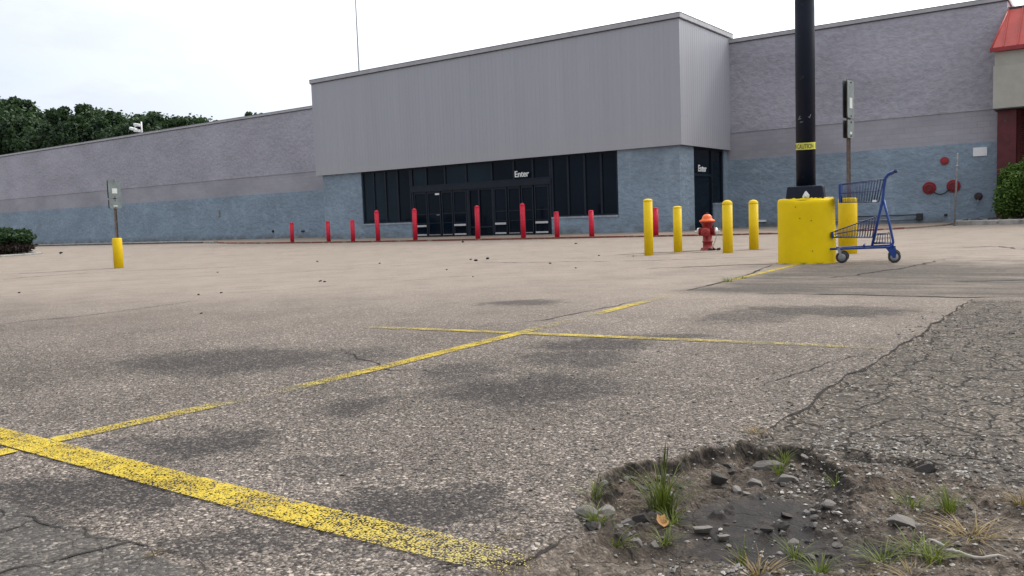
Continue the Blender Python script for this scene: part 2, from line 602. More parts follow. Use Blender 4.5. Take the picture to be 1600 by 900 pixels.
# ------------------------------------------------------------------ common materials
def simple(name, col, rough=0.5, metal=0.0, spec=0.5, var=0.25, sc=6.0, bump=0.0, bsc=60.0, dirt=None):
    m, n = mat(name)
    o = n.obj()
    a = n.noise(o, sc, 5.0, 0.65)
    lo = tuple(c * (1 - var) for c in col)
    hi = tuple(min(1, c * (1 + var * 0.6)) for c in col)
    c = n.mix(n.ss(a, 0.3, 0.7), lo, hi)
    if dirt:
        dcol, amt, dsc = dirt
        c = n.mix(n.ss(n.noise(o, dsc, 6.0, 0.7), 0.68 - amt * 0.3, 0.72), c, dcol)
    rg = n.ss(n.noise(o, sc * 2.5, 4.0), 0.3, 0.7, rough * 0.85, min(1, rough * 1.15))
    nb = n.bump(n.noise(o, bsc, 4.0), bump, 0.004) if bump else None
    n.shader(c, rg, metal, spec, nb)
    return m


def blockwork(name, col, rockiness, rowh=0.203, blotch=None, mortar=0.35):
    """split-face or smooth concrete block; runs along world X or Y"""
    m, n = mat(name)
    P = n.pos()
    x, y, z = n.sep(P)
    u = n.m('ADD', x, y)
    uv = n.comb(u, z, 0.0)
    br = n.n('ShaderNodeTexBrick')
    br.offset = 0.5
    n.put(br.inputs['Vector'], uv)
    br.inputs['Scale'].default_value = 1.0
    br.inputs['Brick Width'].default_value = 0.406
    br.inputs['Row Height'].default_value = rowh
    br.inputs['Mortar Size'].default_value = 0.007
    br.inputs['Mortar Smooth'].default_value = 0.6
    br.inputs['Color1'].default_value = (0.9, 0.9, 0.9, 1)
    br.inputs['Color2'].default_value = (1.06, 1.06, 1.06, 1)
    br.inputs['Mortar'].default_value = (0.86, 0.86, 0.86, 1)
    row = n.m('FLOOR', n.m('DIVIDE', z, rowh))
    v = n.comb(n.m('ADD', u, n.m('MULTIPLY', row, 0.02)), n.m('MULTIPLY', z, 1.25), 0.0)
    rock = n.noise(v, 4.2, 7.0, 0.64)
    rock2 = n.noise(n.comb(u, n.m('MULTIPLY', z, 1.5), 4.0), 1.7, 3.0, 0.55)
    big = n.noise(n.comb(n.m('MULTIPLY', u, 0.6), z, 0.0), 0.5, 5.0, 0.6)
    c = n.vm('MULTIPLY', n.mix(0.16 if rockiness > .3 else 0.4, (1, 1, 1), br.outputs['Color']), col)
    tv = n.m('ADD', 0.78, n.m('ADD', n.m('MULTIPLY', n.ss(big, .3, .7), 0.22), n.m('MULTIPLY', n.ss(rock, 0.3, 0.7), 0.20 * rockiness)))
    c = n.vm('MULTIPLY', c, n.comb(tv, tv, tv))
    if blotch:
        c = n.mix(n.ss(n.noise(uv, 1.1, 6.0, 0.65), 0.50, 0.66, 0.0, 0.45), c, blotch)
        drip = n.noise(n.comb(n.m('MULTIPLY', u, 2.2), n.m('MULTIPLY', z, 0.25), 0.0), 1.5, 4.0, 0.7)
        c = n.mix(n.ss(drip, 0.58, 0.75, 0.0, 0.35), c, tuple(k * 1.35 for k in blotch))
        c = n.mix(n.m('MULTIPLY', n.ss(z, 0.5, 0.05), n.ss(rock2, 0.35, 0.65, 0.1, 0.7)), c, (.12, .115, .10))
    hh = n.m('ADD', n.m('MULTIPLY', rock, 1.0 * rockiness), n.m('MULTIPLY', n.m('SUBTRACT', 1.0, br.outputs['Fac']), mortar))
    hh = n.m('ADD', hh, n.m('MULTIPLY', rock2, 0.7 * rockiness))
    nb = n.bump(hh, 1.0, 0.058 if rockiness > 0.3 else 0.008)
    n.shader(c, 0.85, 0.0, 0.25, nb)
    return m


m_blue = blockwork('blue_painted_block', (.228, .288, .345), 1.0, mortar=0.03, blotch=(.32, .39, .455))
m_grey = blockwork('grey_painted_block', (.355, .345, .385), 1.0, mortar=0.03)
m_band = blockwork('smooth_painted_block', (.36, .35, .382), 0.06, mortar=0.5)
m_fascia, n = mat('ribbed_metal_cladding')
P = n.pos()
x, y, z = n.sep(P)
streaks = n.noise(n.comb(n.m('MULTIPLY', n.m('ADD', x, y), 3.3), n.m('MULTIPLY', z, 0.12), 0.0), 1.0, 5.0, 0.65)
panel = n.m('FRACT', n.m('MULTIPLY', n.m('FLOOR', n.m('DIVIDE', n.m('ADD', x, n.m('MULTIPLY', y, 1.0)), 0.8128)), 0.3819))
c = n.mix(n.ss(streaks, 0.3, 0.7), (.332, .335, .366), (.352, .354, .382))
pf = n.m('ADD', 0.985, n.m('MULTIPLY', panel, 0.035))
c = n.vm('MULTIPLY', c, n.comb(pf, pf, pf))
c = n.mix(n.m('MULTIPLY', n.ss(z, 4.6, 3.35), 0.35), c, (.37, .345, .355))
n.shader(c, 0.55, 0.0, 0.35, n.bump(n.noise(P, 2.0, 3.0), 0.15, 0.01))
m_trim = simple('coping_metal', (.37, .36, .37), 0.5, 0.0, 0.4, 0.12, 2.0)
m_darktrim = simple('dark_flashing', (.05, .05, .055), 0.6, 0.0, 0.4, 0.2, 2.0)
m_frame = simple('dark_window_frame', (.012, .017, .026), 0.5, 0.0, 0.2, 0.2, 3.0)
m_steel = simple('brushed_steel', (.55, .56, .57), 0.35, 0.9, 0.5, 0.15, 20.0)
m_white = simple('white_paint', (.78, .78, .77), 0.5, 0.0, 0.5, 0.06, 8.0)
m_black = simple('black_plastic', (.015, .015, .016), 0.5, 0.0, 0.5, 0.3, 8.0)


def glass(name, col, rough=0.06, spec=0.075):
    m, n = mat(name)
    o = n.pos()
    c = n.mix(n.ss(n.noise(o, 0.7, 4.0), 0.35, 0.65), col, tuple(k * 0.7 for k in col))
    b = n.shader(c, rough, 0.0, spec, n.bump(n.noise(o, 0.8, 2.0), 0.05, 0.02))
    return m


m_glass = glass('dark_tinted_glass', (.005, .010, .018))
m_glass_l = glass('paler_tinted_glass', (.013, .024, .034))
m_roof = simple('roof_membrane', (.32, .31, .30), 0.9)
m_red = simple('red_bollard_paint', (.50, .012, .035), 0.5, 0.0, 0.25, 0.2, 5.0, dirt=((.16, .03, .03), .45, 9.0))
m_yel = simple('yellow_bollard_paint', (.68, .46, .004), 0.5, 0.0, 0.2, 0.08, 4.0, bump=0.2, bsc=25, dirt=((.36, .26, .03), .14, 14.0))
m_conc_y = simple('yellow_painted_concrete', (.76, .53, .004), 0.65, 0.0, 0.15, 0.06, 3.0, bump=0.35, bsc=18, dirt=((.36, .27, .03), .08, 22.0))
m_conc = simple('pale_concrete', (.34, .31, .275), 0.85, 0.0, 0.3, 0.3, 2.2, bump=0.5, bsc=40, dirt=((.17, .15, .13), .5, 3.0))
m_kerb = simple('kerb_concrete', (.30, .285, .26), 0.9, 0.0, 0.3, 0.3, 3.0, bump=0.5, bsc=30, dirt=((.14, .12, .10), .5, 5.0))
m_pole = simple('dark_pole_paint', (.006, .009, .020), 0.5, 0.0, 0.25, 0.3, 2.0, dirt=((.05, .05, .055), .2, 12.0))
m_signback = simple('weathered_aluminium', (.165, .195, .192), 0.55, 0.15, 0.4, 0.2, 6.0)
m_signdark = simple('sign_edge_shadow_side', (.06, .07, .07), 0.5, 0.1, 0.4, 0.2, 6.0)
m_post = simple('rusty_post', (.155, .118, .10), 0.7, 0.2, 0.4, 0.35, 14.0)
m_sticker = simple('sticker_white', (.55, .58, .55), 0.6, 0.0, 0.4, 0.1, 30.0)
m_galv = simple('galvanised_steel', (.30, .30, .31), 0.45, 0.5, 0.5, 0.25, 8.0)

# ------------------------------------------------------------------ store building
bld = empty('store_building', (-23, 35, 0))
tag(bld, 'long low store of grey and blue painted block with dark glass entrance', 'building')


def part(mb, name, m, parent=bld, bevel=0.0):
    o = mb.build(name, m, None, bevel)
    o.parent = parent
    # children of parts keep world coordinates
    w = Vector((0, 0, 0))
    q = parent
    while q:
        w += q.location
        q = q.parent
    o.location = -w
    return o


WX0, WX1, WY = -120.0, -3.3, 35.02
DEEP = 68.0
lower = MB()
lower.box(WX0, WX1, WY, WY + .35, -0.3, 2.909)
lower.box(WX1 - .35, WX1, WY + .35, DEEP, -0.3, 2.909)
part(lower, 'blue_wall', m_blue)
bandm = MB()
bandm.box(WX0, WX1 - .03, WY + .03, WY + .35, 2.909, 4.054)
bandm.box(WX1 - .35, WX1 - .03, WY + .35, DEEP, 2.909, 4.054)
part(bandm, 'smooth_wall_band', m_band)
upper = MB()
upper.box(WX0, WX1, WY, WY + .35, 4.054, 7.80)
upper.box(WX1 - .35, WX1, WY + .35, DEEP, 4.054, 7.80)
part(upper, 'grey_wall', m_grey)
cop = MB()
cop.box(WX0, WX1 + .05, WY - .05, WY + .40, 7.80, 7.935)
cop.box(WX1 - .40, WX1 + .05, WY + .40, DEEP, 7.80, 7.935)
cpo = part(cop, 'coping', m_trim)
cd = MB()
cd.box(WX0, WX1 + .035, WY - .036, WY + .02, 7.765, 7.802)
cd.box(WX0, WX1 + .056, WY - .056, WY + .41, 7.935, 7.955)
part(cd, 'drip_edge', m_darktrim, cpo)
rf = MB()
rf.box(WX0, WX1 - .35, WY + .35, DEEP, 7.0, 7.2)
part(rf, 'roof', m_roof)

# entrance volume: ribbed cladding over the glazed vestibule
FX0, FX1, FY, FZ0, FZ1 = -33.77, -13.45, 30.0, 3.332, 8.20


def ribbed(mb, a, b, fixed, along, z0, z1, out):
    """standing ribbed sheet between a and b along an axis; out = direction of the face"""
    prof = []
    t = a
    pitch = 0.2032
    while t < b - 1e-6:
        e = min(t + pitch, b)
        prof += [(t, 0.0), (min(t + .170, e), 0.0), (min(t + .176, e), -.0045), (min(t + .196, e), -.0045)]
        t = e
    prof.append((b, 0.0))
    vs, fs = [], []
    for s, dpt in prof:
        for z in (z0, z1):
            vs.append((s, fixed + out * dpt, z) if along == 'x' else (fixed + out * dpt, s, z))
    for i in range(len(prof) - 1):
        fs.append((2 * i, 2 * i + 2, 2 * i + 3, 2 * i + 1))
    mb.add(vs, fs)


fas = MB()
ribbed(fas, FX0, FX1, FY, 'x', FZ0 + .06, FZ1 - .17, -1)
ribbed(fas, FY, WY, FX1, 'y', FZ0 + .06, FZ1 - .17, 1)
fas.box(FX0, FX0 + .05, FY + .04, WY, FZ0 + .06, FZ1 - .17)
fo = part(fas, 'ribbed_fascia', m_fascia)
fc = MB()
fc.box(FX0 - .06, FX1 + .06, FY - .06, FY + .30, FZ1 - .17, FZ1)
fc.box(FX1 - .24, FX1 + .06, FY + .30, WY + .30, FZ1 - .17, FZ1)
fc.box(FX0 - .06, FX0 + .24, FY + .30, WY + .30, FZ1 - .17, FZ1)
part(fc, 'fascia_coping', m_trim, fo)
fl = MB()
fl.box(FX0 - .045, FX1 + .045, FY - .045, FY, FZ1 - .205, FZ1 - .171)
fl.box(FX1, FX1 + .045, FY, WY, FZ1 - .205, FZ1 - .171)
fl.box(FX0 - .07, FX1 + .07, FY - .07, FY + .28, FZ1, FZ1 + .02)
fl.box(FX1 - .22, FX1 + .07, FY + .28, WY + .3, FZ1, FZ1 + .02)
part(fl, 'drip_edge', m_darktrim, fo)
ft = MB()
ft.box(FX0 - .01, FX1 + .01, FY - .01, FY + .05, FZ0, FZ0 + .06)
ft.box(FX1 - .05, FX1 + .01, FY + .05, WY, FZ0, FZ0 + .06)
part(ft, 'fascia_trim', m_fascia, fo)
sf = MB()
sf.box(FX0, FX1 - .05, FY + .05, WY, FZ0 + .005, FZ0 + .06)
part(sf, 'soffit', m_darktrim)
er = MB()
er.box(FX0 + .25, FX1 - .25, FY + .3, WY + .2, FZ1 - .5, FZ1 - .35)
part(er, 'entrance_roof', m_roof)

VY = 30.15
VT = FZ0 + .004
VX1 = -13.6
vw = MB()
vw.box(-33.44, -30.67, VY, VY + .3, -.3, VT)
vw.box(-33.44, -33.14, VY + .3, WY, -.3, VT)
part(vw, 'vestibule_wall', m_blue)
vw = MB()
vw.box(-16.27, VX1, VY, VY + .3, -.3, VT)
vw.box(VX1 - .3, VX1, VY + .3, 31.48, -.3, VT)
part(vw, 'corner_pier', m_blue)
vw = MB()
vw.box(VX1 - .3, VX1, 34.63, WY, -.3, VT)
part(vw, 'vestibule_wall', m_blue)
m_sill = simple('pale_sill', (.30, .33, .37), 0.8)
for (a, b, c, d_, zt, q) in ((-30.67, -27.41, VY, VY + .3, .70, 0), (-19.47, -16.27, VY, VY + .3, .70, 0), (VX1 - .3, VX1, 33.44, 34.63, 1.05, 1)):
    vw = MB()
    vw.box(a, b, c, d_, -.3, zt)
    kw = part(vw, 'low_wall', m_blue)
    sl = MB()
    if q:
        sl.box(a, b + .03, c + .01, d_ - .01, zt, zt + .07)
    else:
        sl.box(a + .01, b - .01, c - .03, d_, zt, zt + .075)
    part(sl, 'sill', m_sill, kw)
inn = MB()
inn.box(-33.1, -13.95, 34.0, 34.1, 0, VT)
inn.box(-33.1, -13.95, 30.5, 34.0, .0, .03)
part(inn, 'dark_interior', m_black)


def glazed(name, xs, z0, z1, pale=(), bars=()):
    """front window: frame with mullions at xs, one pane mesh per light"""
    mb = MB()
    for i, xx in enumerate(xs):
        w = .045
        mb.box(xx - w, xx + w, VY + .055, VY + .175, z0 + .06, z1 - .06)
    mb.box(xs[0] - .045, xs[-1] + .045, VY + .055, VY + .175, z0, z0 + .06)
    mb.box(xs[0] - .045, xs[-1] + .045, VY + .055, VY + .175, z1 - .06, z1)
    for a, b, zb in bars:
        mb.box(a, b, VY + .06, VY + .17, zb - .03, zb + .03)
    fr = part(mb, name, m_frame)
    for i in range(len(xs) - 1):
        pm = MB()
        pm.box(xs[i] + .04, xs[i + 1] - .04, VY + .11, VY + .122, z0 + .03, z1 - .03)
        part(pm, 'pane', m_glass_l if i in pale else m_glass, fr)
    return fr


glazed('storefront_window', [-30.62, -29.87, -29.09, -28.28, -27.46], .775, VT, pale=(0, 1, 2))
glazed('storefront_window', [-19.42, -18.64, -17.84, -17.06, -16.32], .775, VT)
glazed('transom_window', [-27.36, -26.45, -25.3, -24.05, -22.6, -21.4, -20.4, -19.52], 2.42, VT, pale=(0, 2, 3))
glazed('fixed_entrance_window', [-23.93, -23.36, -22.60], .02, 2.17, bars=((-23.9, -22.63, .45),))
hd = MB()
hd.box(-27.41, -19.47, VY + .02, VY + .2, 2.175, 2.415)
part(hd, 'door_header', m_frame)


def sliding(x0, x1, bars, bar_z=((.12, .19), (.53, .62)), rail=True):
    fr = MB()
    y0, y1 = VY + .06, VY + .13
    fr.box(x0, x0 + .06, y0, y1, .02, 2.17)
    fr.box(x1 - .06, x1, y0, y1, .02, 2.17)
    fr.box(x0 + .06, x1 - .06, y0, y1, .02, .12)
    fr.box(x0 + .06, x1 - .06, y0, y1, 2.08, 2.17)
    if rail:
        fr.box(x0 + .06, x1 - .06, y0, y1, 1.10, 1.14)
        fr.box(x0 + .06, x1 - .06, y0, y1, .68, .71)
    d_ = part(fr, 'sliding_door', m_frame)
    pm = MB()
    pm.box(x0 + .05, x1 - .05, y0 + .03, y0 + .04, .1, 2.1)
    part(pm, 'pane', m_glass, d_)
    for a, b in (bar_z if bars else ((.13, .17),)):
        bm_ = MB()
        bm_.box(x0 + .05, x1 - .05, y0 - .045, y0 - .012, a, b)
        bm_.box(x0 + .08, x0 + .11, y0 - .012, y0, a, b)
        bm_.box(x1 - .11, x1 - .08, y0 - .012, y0, a, b)
        part(bm_, 'push_bar', m_steel if bars else m_galv, d_)
    return d_


sliding(-27.24, -26.46, True)
d1 = sliding(-26.42, -25.62, False)
sliding(-25.56, -24.90, False)
sliding(-24.86, -24.08, True)
sliding(-22.52, -21.82, True)
sliding(-21.76, -21.10, False)
sliding(-21.04, -20.42, False)
sliding(-20.36, -19.62, True)
for xx in (-27.33, -24.0, -22.565, -19.535):
    jb = MB()
    jb.box(xx - .05, xx + .05, VY + .05, VY + .18, .0, 2.175)
    part(jb, 'door_jamb', m_frame)
sk = MB()
sk.box(-25.95, -25.68, VY + .075, VY + .087, 2.0, 2.10)
part(sk, 'door_sticker', m_white, d1)
sk = MB()
sk.box(-25.9, -25.7, VY + .075, VY + .087, 1.055, 1.09)
part(sk, 'lock_plate', m_galv, d1)

# side window and side door glass
sg = MB()
for yy in (31.52, 33.44, 34.59):
    z0 = 0.02 if yy < 33.4 else 1.12
    sg.box(VX1 - .175, VX1 - .055, yy - .045, yy + .045, 0.02 if yy < 34 else 1.12, VT)
sg.box(VX1 - .17, VX1 - .06, 31.565, 33.395, .02, .12)
sg.box(VX1 - .17, VX1 - .06, 31.565, 33.395, 2.2, 2.3)
sg.box(VX1 - .17, VX1 - .06, 31.565, 33.395, VT - .06, VT)
sg.box(VX1 - .17, VX1 - .06, 33.485, 34.545, 1.12, 1.18)
sg.box(VX1 - .17, VX1 - .06, 33.485, 34.545, VT - .06, VT)
sgo = part(sg, 'side_entrance_window', m_frame)
for (a, b, z0) in ((31.56, 33.40, .05), (33.48, 34.55, 1.15)):
    pm = MB()
    pm.box(VX1 - .125, VX1 - .113, a, b, z0, VT - .03)
    part(pm, 'pane', m_glass, sgo)

# white lettering over the doors
vs, fs = text_mesh('Enter', 0.37, 0.012, 0.98)
mb = MB()
w0 = max(v[0] for v in vs) - min(v[0] for v in vs)
sx = 0.74 / w0
mb.add([(v[0] * sx - 20.92, VY - .02 - v[2], 2.555 + v[1]) for v in vs], fs)
part(mb, 'entrance_lettering', m_white)
mb = MB()
sx = 0.80 / w0
mb.add([(VX1 + .02 + v[2], 32.25 + v[0] * sx, 2.38 + v[1] * .98) for v in vs], fs)
part(mb, 'entrance_lettering', m_white)

# ------------------------------------------------------------------ neighbouring shop on the right
shop = empty('shop_building', (-1, 35, 0))
tag(shop, 'shop front with red metal mansard roof, beige fascia and dark red brick', 'building')
m_redroof = simple('red_standing_seam', (.46, .060, .045), 0.45, 0.0, 0.45, 0.16, 1.3)
m_beige = simple('beige_stucco', (.40, .385, .335), 0.9, 0.0, 0.25, 0.12, 0.9, bump=0.3, bsc=60)
m_redcol = simple('dark_red_column_paint', (.095, .012, .015), 0.5, 0.0, 0.4, 0.25, 3.0)
m_brick, n = mat('dark_red_brick')
P = n.pos()
x, y, z = n.sep(P)
br = n.n('ShaderNodeTexBrick')
n.put(br.inputs['Vector'], n.comb(n.m('ADD', x, y), z, 0.0))
br.inputs['Scale'].default_value = 1.0
br.inputs['Brick Width'].default_value = 0.21
br.inputs['Row Height'].default_value = 0.075
br.inputs['Mortar Size'].default_value = 0.006
br.inputs['Color1'].default_value = (.17, .030, .028, 1)
br.inputs['Color2'].default_value = (.11, .022, .022, 1)
br.inputs['Mortar'].default_value = (.20, .15, .13, 1)
n.shader(br.outputs[0], 0.85, 0.0, 0.3, n.bump(n.m('SUBTRACT', 1.0, br.outputs['Fac']), 0.5, 0.01))
SX0, SX1 = -3.60, 18.0
sp = lambda mb, name, m, par=shop, bev=0.0: part(mb, name, m, par, bev)
# mansard: eave at (y=34, z=6.05), top at (y=35.05, z=7.45), hipped at the left end
mr = MB()
ea, tp = (-3.66, 33.95, 6.03), (-3.26, 35.03, 7.46)
mr.add([ea, (SX1, 33.95, 6.03), (SX1, 35.03, 7.46), tp, (-3.66, 35.0, 6.03), (SX1, 36.5, 7.46), (-3.26, 36.5, 7.46)],
       [(0, 1, 2, 3), (0, 3, 4), (3, 2, 5, 6)])
ro = sp(mr, 'mansard_roof', m_redroof)
sm_ = MB()
k = 0
xx = -3.30
while xx < SX1:
    for dxx in (0.0,):
        a = Vector((xx, 33.95, 6.03))
        b = Vector((xx + 0.06, 35.03, 7.46))
        nrm = Vector((0, -(7.46 - 6.03), 35.03 - 33.95)).normalized()
        q = [a, b, b + nrm * .045, a + nrm * .045]
        vs_ = [tuple(v + Vector((-.012, 0, 0))) for v in q] + [tuple(v + Vector((.012, 0, 0))) for v in q]
        sm_.add(vs_, [(0, 1, 2, 3), (7, 6, 5, 4), (0, 4, 5, 1), (1, 5, 6, 2), (2, 6, 7, 3), (3, 7, 4, 0)])
    xx += 0.42
a, b = Vector(ea), Vector(tp)
sm_.tube([a, b], .03, 6)
sp(sm_, 'roof_seam', m_redroof, ro)
ev = MB()
ev.box(-3.70, SX1, 33.90, 33.99, 5.90, 6.035)
sp(ev, 'gutter', simple('gutter_red', (.27, .02, .022), 0.45), ro)
rg_ = MB()
rg_.box(-3.27, SX1, 35.02, 35.20, 7.462, 7.54)
sp(rg_, 'ridge_cap', m_darktrim, ro)
fb = MB()
fb.box(-3.57, SX1, 34.08, 34.6, 5.42, 5.90)
fb.box(-3.60, SX1, 34.0, 34.6, 3.97, 5.42)
fb.box(-3.57, SX1, 34.6, 35.0, 3.97, 5.90)
sp(fb, 'stucco_fascia', m_beige)
ss_ = MB()
ss_.box(-3.59, SX1, 34.01, 35.0, 3.93, 3.968)
sp(ss_, 'soffit', m_darktrim)
pl_ = MB()
pl_.box(-3.50, -2.92, 34.35, 34.95, -.1, 3.93)
po = sp(pl_, 'column', m_redcol, bev=.015)
for zz in (3.55, 3.15, 2.75, 2.35, 1.95):
    pd_ = MB()
    pd_.box(-3.29, -3.23, 34.344, 34.352, zz - .035, zz + .035)
    sp(pd_, 'column_slot', m_redcol if zz < 3.3 else m_darktrim, po)
bw_ = MB()
bw_.box(-2.92, SX1, 36.2, 36.5, -.1, 7.0)
bw_.box(-3.29, -2.93, 35.0, 36.5, -.1, 7.0)
sp(bw_, 'brick_wall', m_brick)

# ------------------------------------------------------------------ pavement, kerbs
KL = [(-110, 31.6), (-62, 31.0), (-47, 30.7), (-43, 29.6), (-38.5, 27.7), (-34, 26.4), (-30, 25.7), (-26, 25.42), (-20, 25.35), (-10, 25.35),
      (-7.6, 25.7), (-6.2, 27.2), (-5.2, 29.4), (-4.75, 31.9)]
sw = MB()
sw.prism(KL + [(-4.75, WY + .1), (-110, WY + .1)], -.2, .055)
o = sw.build('pavement', None)
tag(o, kind='structure')
mp, n = mat('stained_pavement')
P = n.pos()
a = n.noise(P, 0.8, 6.0, 0.65)
c = n.mix(n.ss(a, 0.3, 0.7), (.19, .145, .11), (.30, .245, .195))
c = n.mix(n.ss(n.noise(P, 2.6, 5.0, 0.7), 0.55, 0.7, 0.0, 0.7), c, (.15, .12, .10))
n.shader(c, 0.9, 0.0, 0.25, n.bump(n.noise(P, 30.0, 4.0), 0.4, 0.01))
o.data.materials.append(mp)
# worn red kerb paint: top strip and face
kp = MB()
KP = KL[3:13]
prev = None
fn = []
for (x0, y0), (x1, y1) in zip(KP[:-1], KP[1:]):
    steps = max(1, int(math.hypot(x1 - x0, y1 - y0) / 0.5))
    for s in range(steps):
        t = s / steps
        fn.append((x0 + (x1 - x0) * t, y0 + (y1 - y0) * t))
vs, fs = [], []
for i, (x, y) in enumerate(fn):
    vs += [(x, y - .005, -.05), (x, y - .005, .0590), (x, y + .30, .0592)]
for i in range(len(fn) - 1):
    fs += [(3 * i, 3 * i + 3, 3 * i + 4, 3 * i + 1), (3 * i + 1, 3 * i + 4, 3 * i + 5, 3 * i + 2)]
kp.add(vs, fs)
m_rk, n = mat('worn_red_kerb_paint')
P = n.pos()
wear = n.ss(n.noise(P, 1.7, 7.0, 0.7), 0.38, 0.56)
wear = n.m('MULTIPLY', wear, 0.85)
c = n.mix(n.noise(P, 3.0, 5.0), (.24, .050, .035), (.18, .065, .045))
n.shader(c, 0.85, 0.0, 0.3, None, wear)
tag(kp.build('red_kerb_marking', m_rk), kind='structure')
m_crack0 = simple('gutter_shadow_grime', (.045, .038, .032), 0.95, 0.0, 0.1, 0.5, 3.0)
lk = MB()
kerb_path_left = [(-110, 31.5), (-62, 30.9), (-47, 30.6), (-43, 29.5), (-40.5, 28.5)]


# rusty red run-off stain in front of the kerb on the left
# planting bed on the right with raised kerb
kb = [(-4.45, 31.95), (-4.2, 31.72), (-3.7, 31.68), (6, 32.6), (6, 34.34), (-3.51, 34.34), (-3.51, 34.98), (-4.60, 34.98)]
bed = MB()
bed.prism([(-4.2, 32.1), (-3.8, 32.0), (5.8, 32.9), (5.8, 34.32), (-3.52, 34.32), (-3.52, 34.97), (-4.4, 34.97)], -.1, .13)
o = bed.build('planting_bed', simple('mulch', (.075, .055, .045), 0.95, 0.0, 0.2, 0.6, 12.0, bump=1.0, bsc=20))
tag(o, kind='structure')
rk = MB()
path = [(-4.52, 34.9), (-4.50, 32.4), (-4.3, 31.92), (-3.8, 31.78), (5.9, 32.7)]


def kerb_run(mb, path, w, z0, z1, cham=.03):
    sec = [(-w / 2, z0), (-w / 2, z1 - cham), (-w / 2 + cham, z1), (w / 2 - cham, z1), (w / 2, z1 - cham), (w / 2, z0)]
    vs, fs = [], []
    for i, p_ in enumerate(path):
        p0 = Vector(path[max(i - 1, 0)])
        p1 = Vector(path[min(i + 1, len(path) - 1)])
        t = (p1 - p0).normalized()
        nn = Vector((t.y, -t.x))
        for s, z in sec:
            vs.append((p_[0] + nn.x * s, p_[1] + nn.y * s, z))
    m_ = len(sec)
    for i in range(len(path) - 1):
        for k in range(m_):
            k2 = (k + 1) % m_
            fs.append((i * m_ + k, i * m_ + k2, (i + 1) * m_ + k2, (i + 1) * m_ + k))
    fs.append(tuple(range(m_)))
    fs.append(tuple((len(path) - 1) * m_ + k for k in range(m_)))
    mb.add(vs, fs)


kerb_run(rk, path, .20, -.1, .17)
kerb_run(lk, kerb_path_left, .22, -.05, .12)
tag(lk.build('kerb', m_kerb), kind='structure')
gd = MB()
kerb_run(gd, [(x + .05, y - .2) for x, y in kerb_path_left[:-1]], .20, -.05, .055, .05)
tag(gd.build('gutter_shadow_dirt', m_crack0), kind='structure')  # low dark ridge added as the kerb face's shadow line, with gutter debris
o = rk.build('kerb', m_kerb)
tag(o, kind='structure')
# planted island at the far left
IP = [(-33.5, 9.0), (-35.0, 13.6), (-36.0, 16.4), (-37.4, 17.6), (-40, 18.6), (-46, 20.4), (-60, 25.0)]
isl = MB()
isl.prism([(x - .1, y + .02) for x, y in IP] + [(-72, 22), (-60, 7)], -.3, .04)
o = isl.build('planting_island', simple('island_soil', (.05, .042, .035), 0.95, 0.0, 0.2, 0.5, 6.0, bump=1.0, bsc=15))
tag(o, kind='structure')
ik = MB()
kerb_run(ik, IP, .22, -.4, .075)
tag(ik.build('kerb', m_kerb), kind='structure')


# ------------------------------------------------------------------ painted lines
m_paint, n = mat('worn_yellow_line_paint')
P = n.pos()
px, py, pz = n.sep(P)
P2 = n.comb(px, py, 0.0)
va = n.vor(P2, 142.0)
ra = n.sep(va[1])[0]
flake = n.noise(P2, 27.0, 5.0, 0.72)
wearN = n.noise(P2, 6.0, 4.0, 0.65)
wearB = n.noise(P2, 1.4, 3.0, 0.6)
strength = n.attr('paint')
keep = n.m('ADD', n.m('MULTIPLY', n.m('SUBTRACT', 1.0, va[0]), 0.55), n.m('MULTIPLY', flake, 0.75))
keep = n.m('ADD', keep, n.m('MULTIPLY', n.m('SUBTRACT', wearN, 0.5), 0.5))
keep = n.m('ADD', keep, n.m('MULTIPLY', n.m('SUBTRACT', ra, 0.5), 0.12))
keep = n.m('ADD', keep, n.m('MULTIPLY', n.m('SUBTRACT', strength, 1.0), 0.33))
alpha = n.ss(keep, 0.56, 0.68)
c = n.mix(n.ss(wearN, 0.3, 0.7), (.42, .285, .007), (.57, .41, .020))
c = n.mix(n.ss(strength, 0.985, 0.50, 0.0, 0.85), c, (.40, .345, .12))
c = n.mix(n.m('MULTIPLY', ra, 0.18), c, (.62, .50, .08))
n.shader(c, 0.7, 0.0, 0.35, n.bump(n.m('ADD', n.m('SUBTRACT', 1.0, va[0]), flake), 0.7, 0.005), alpha)


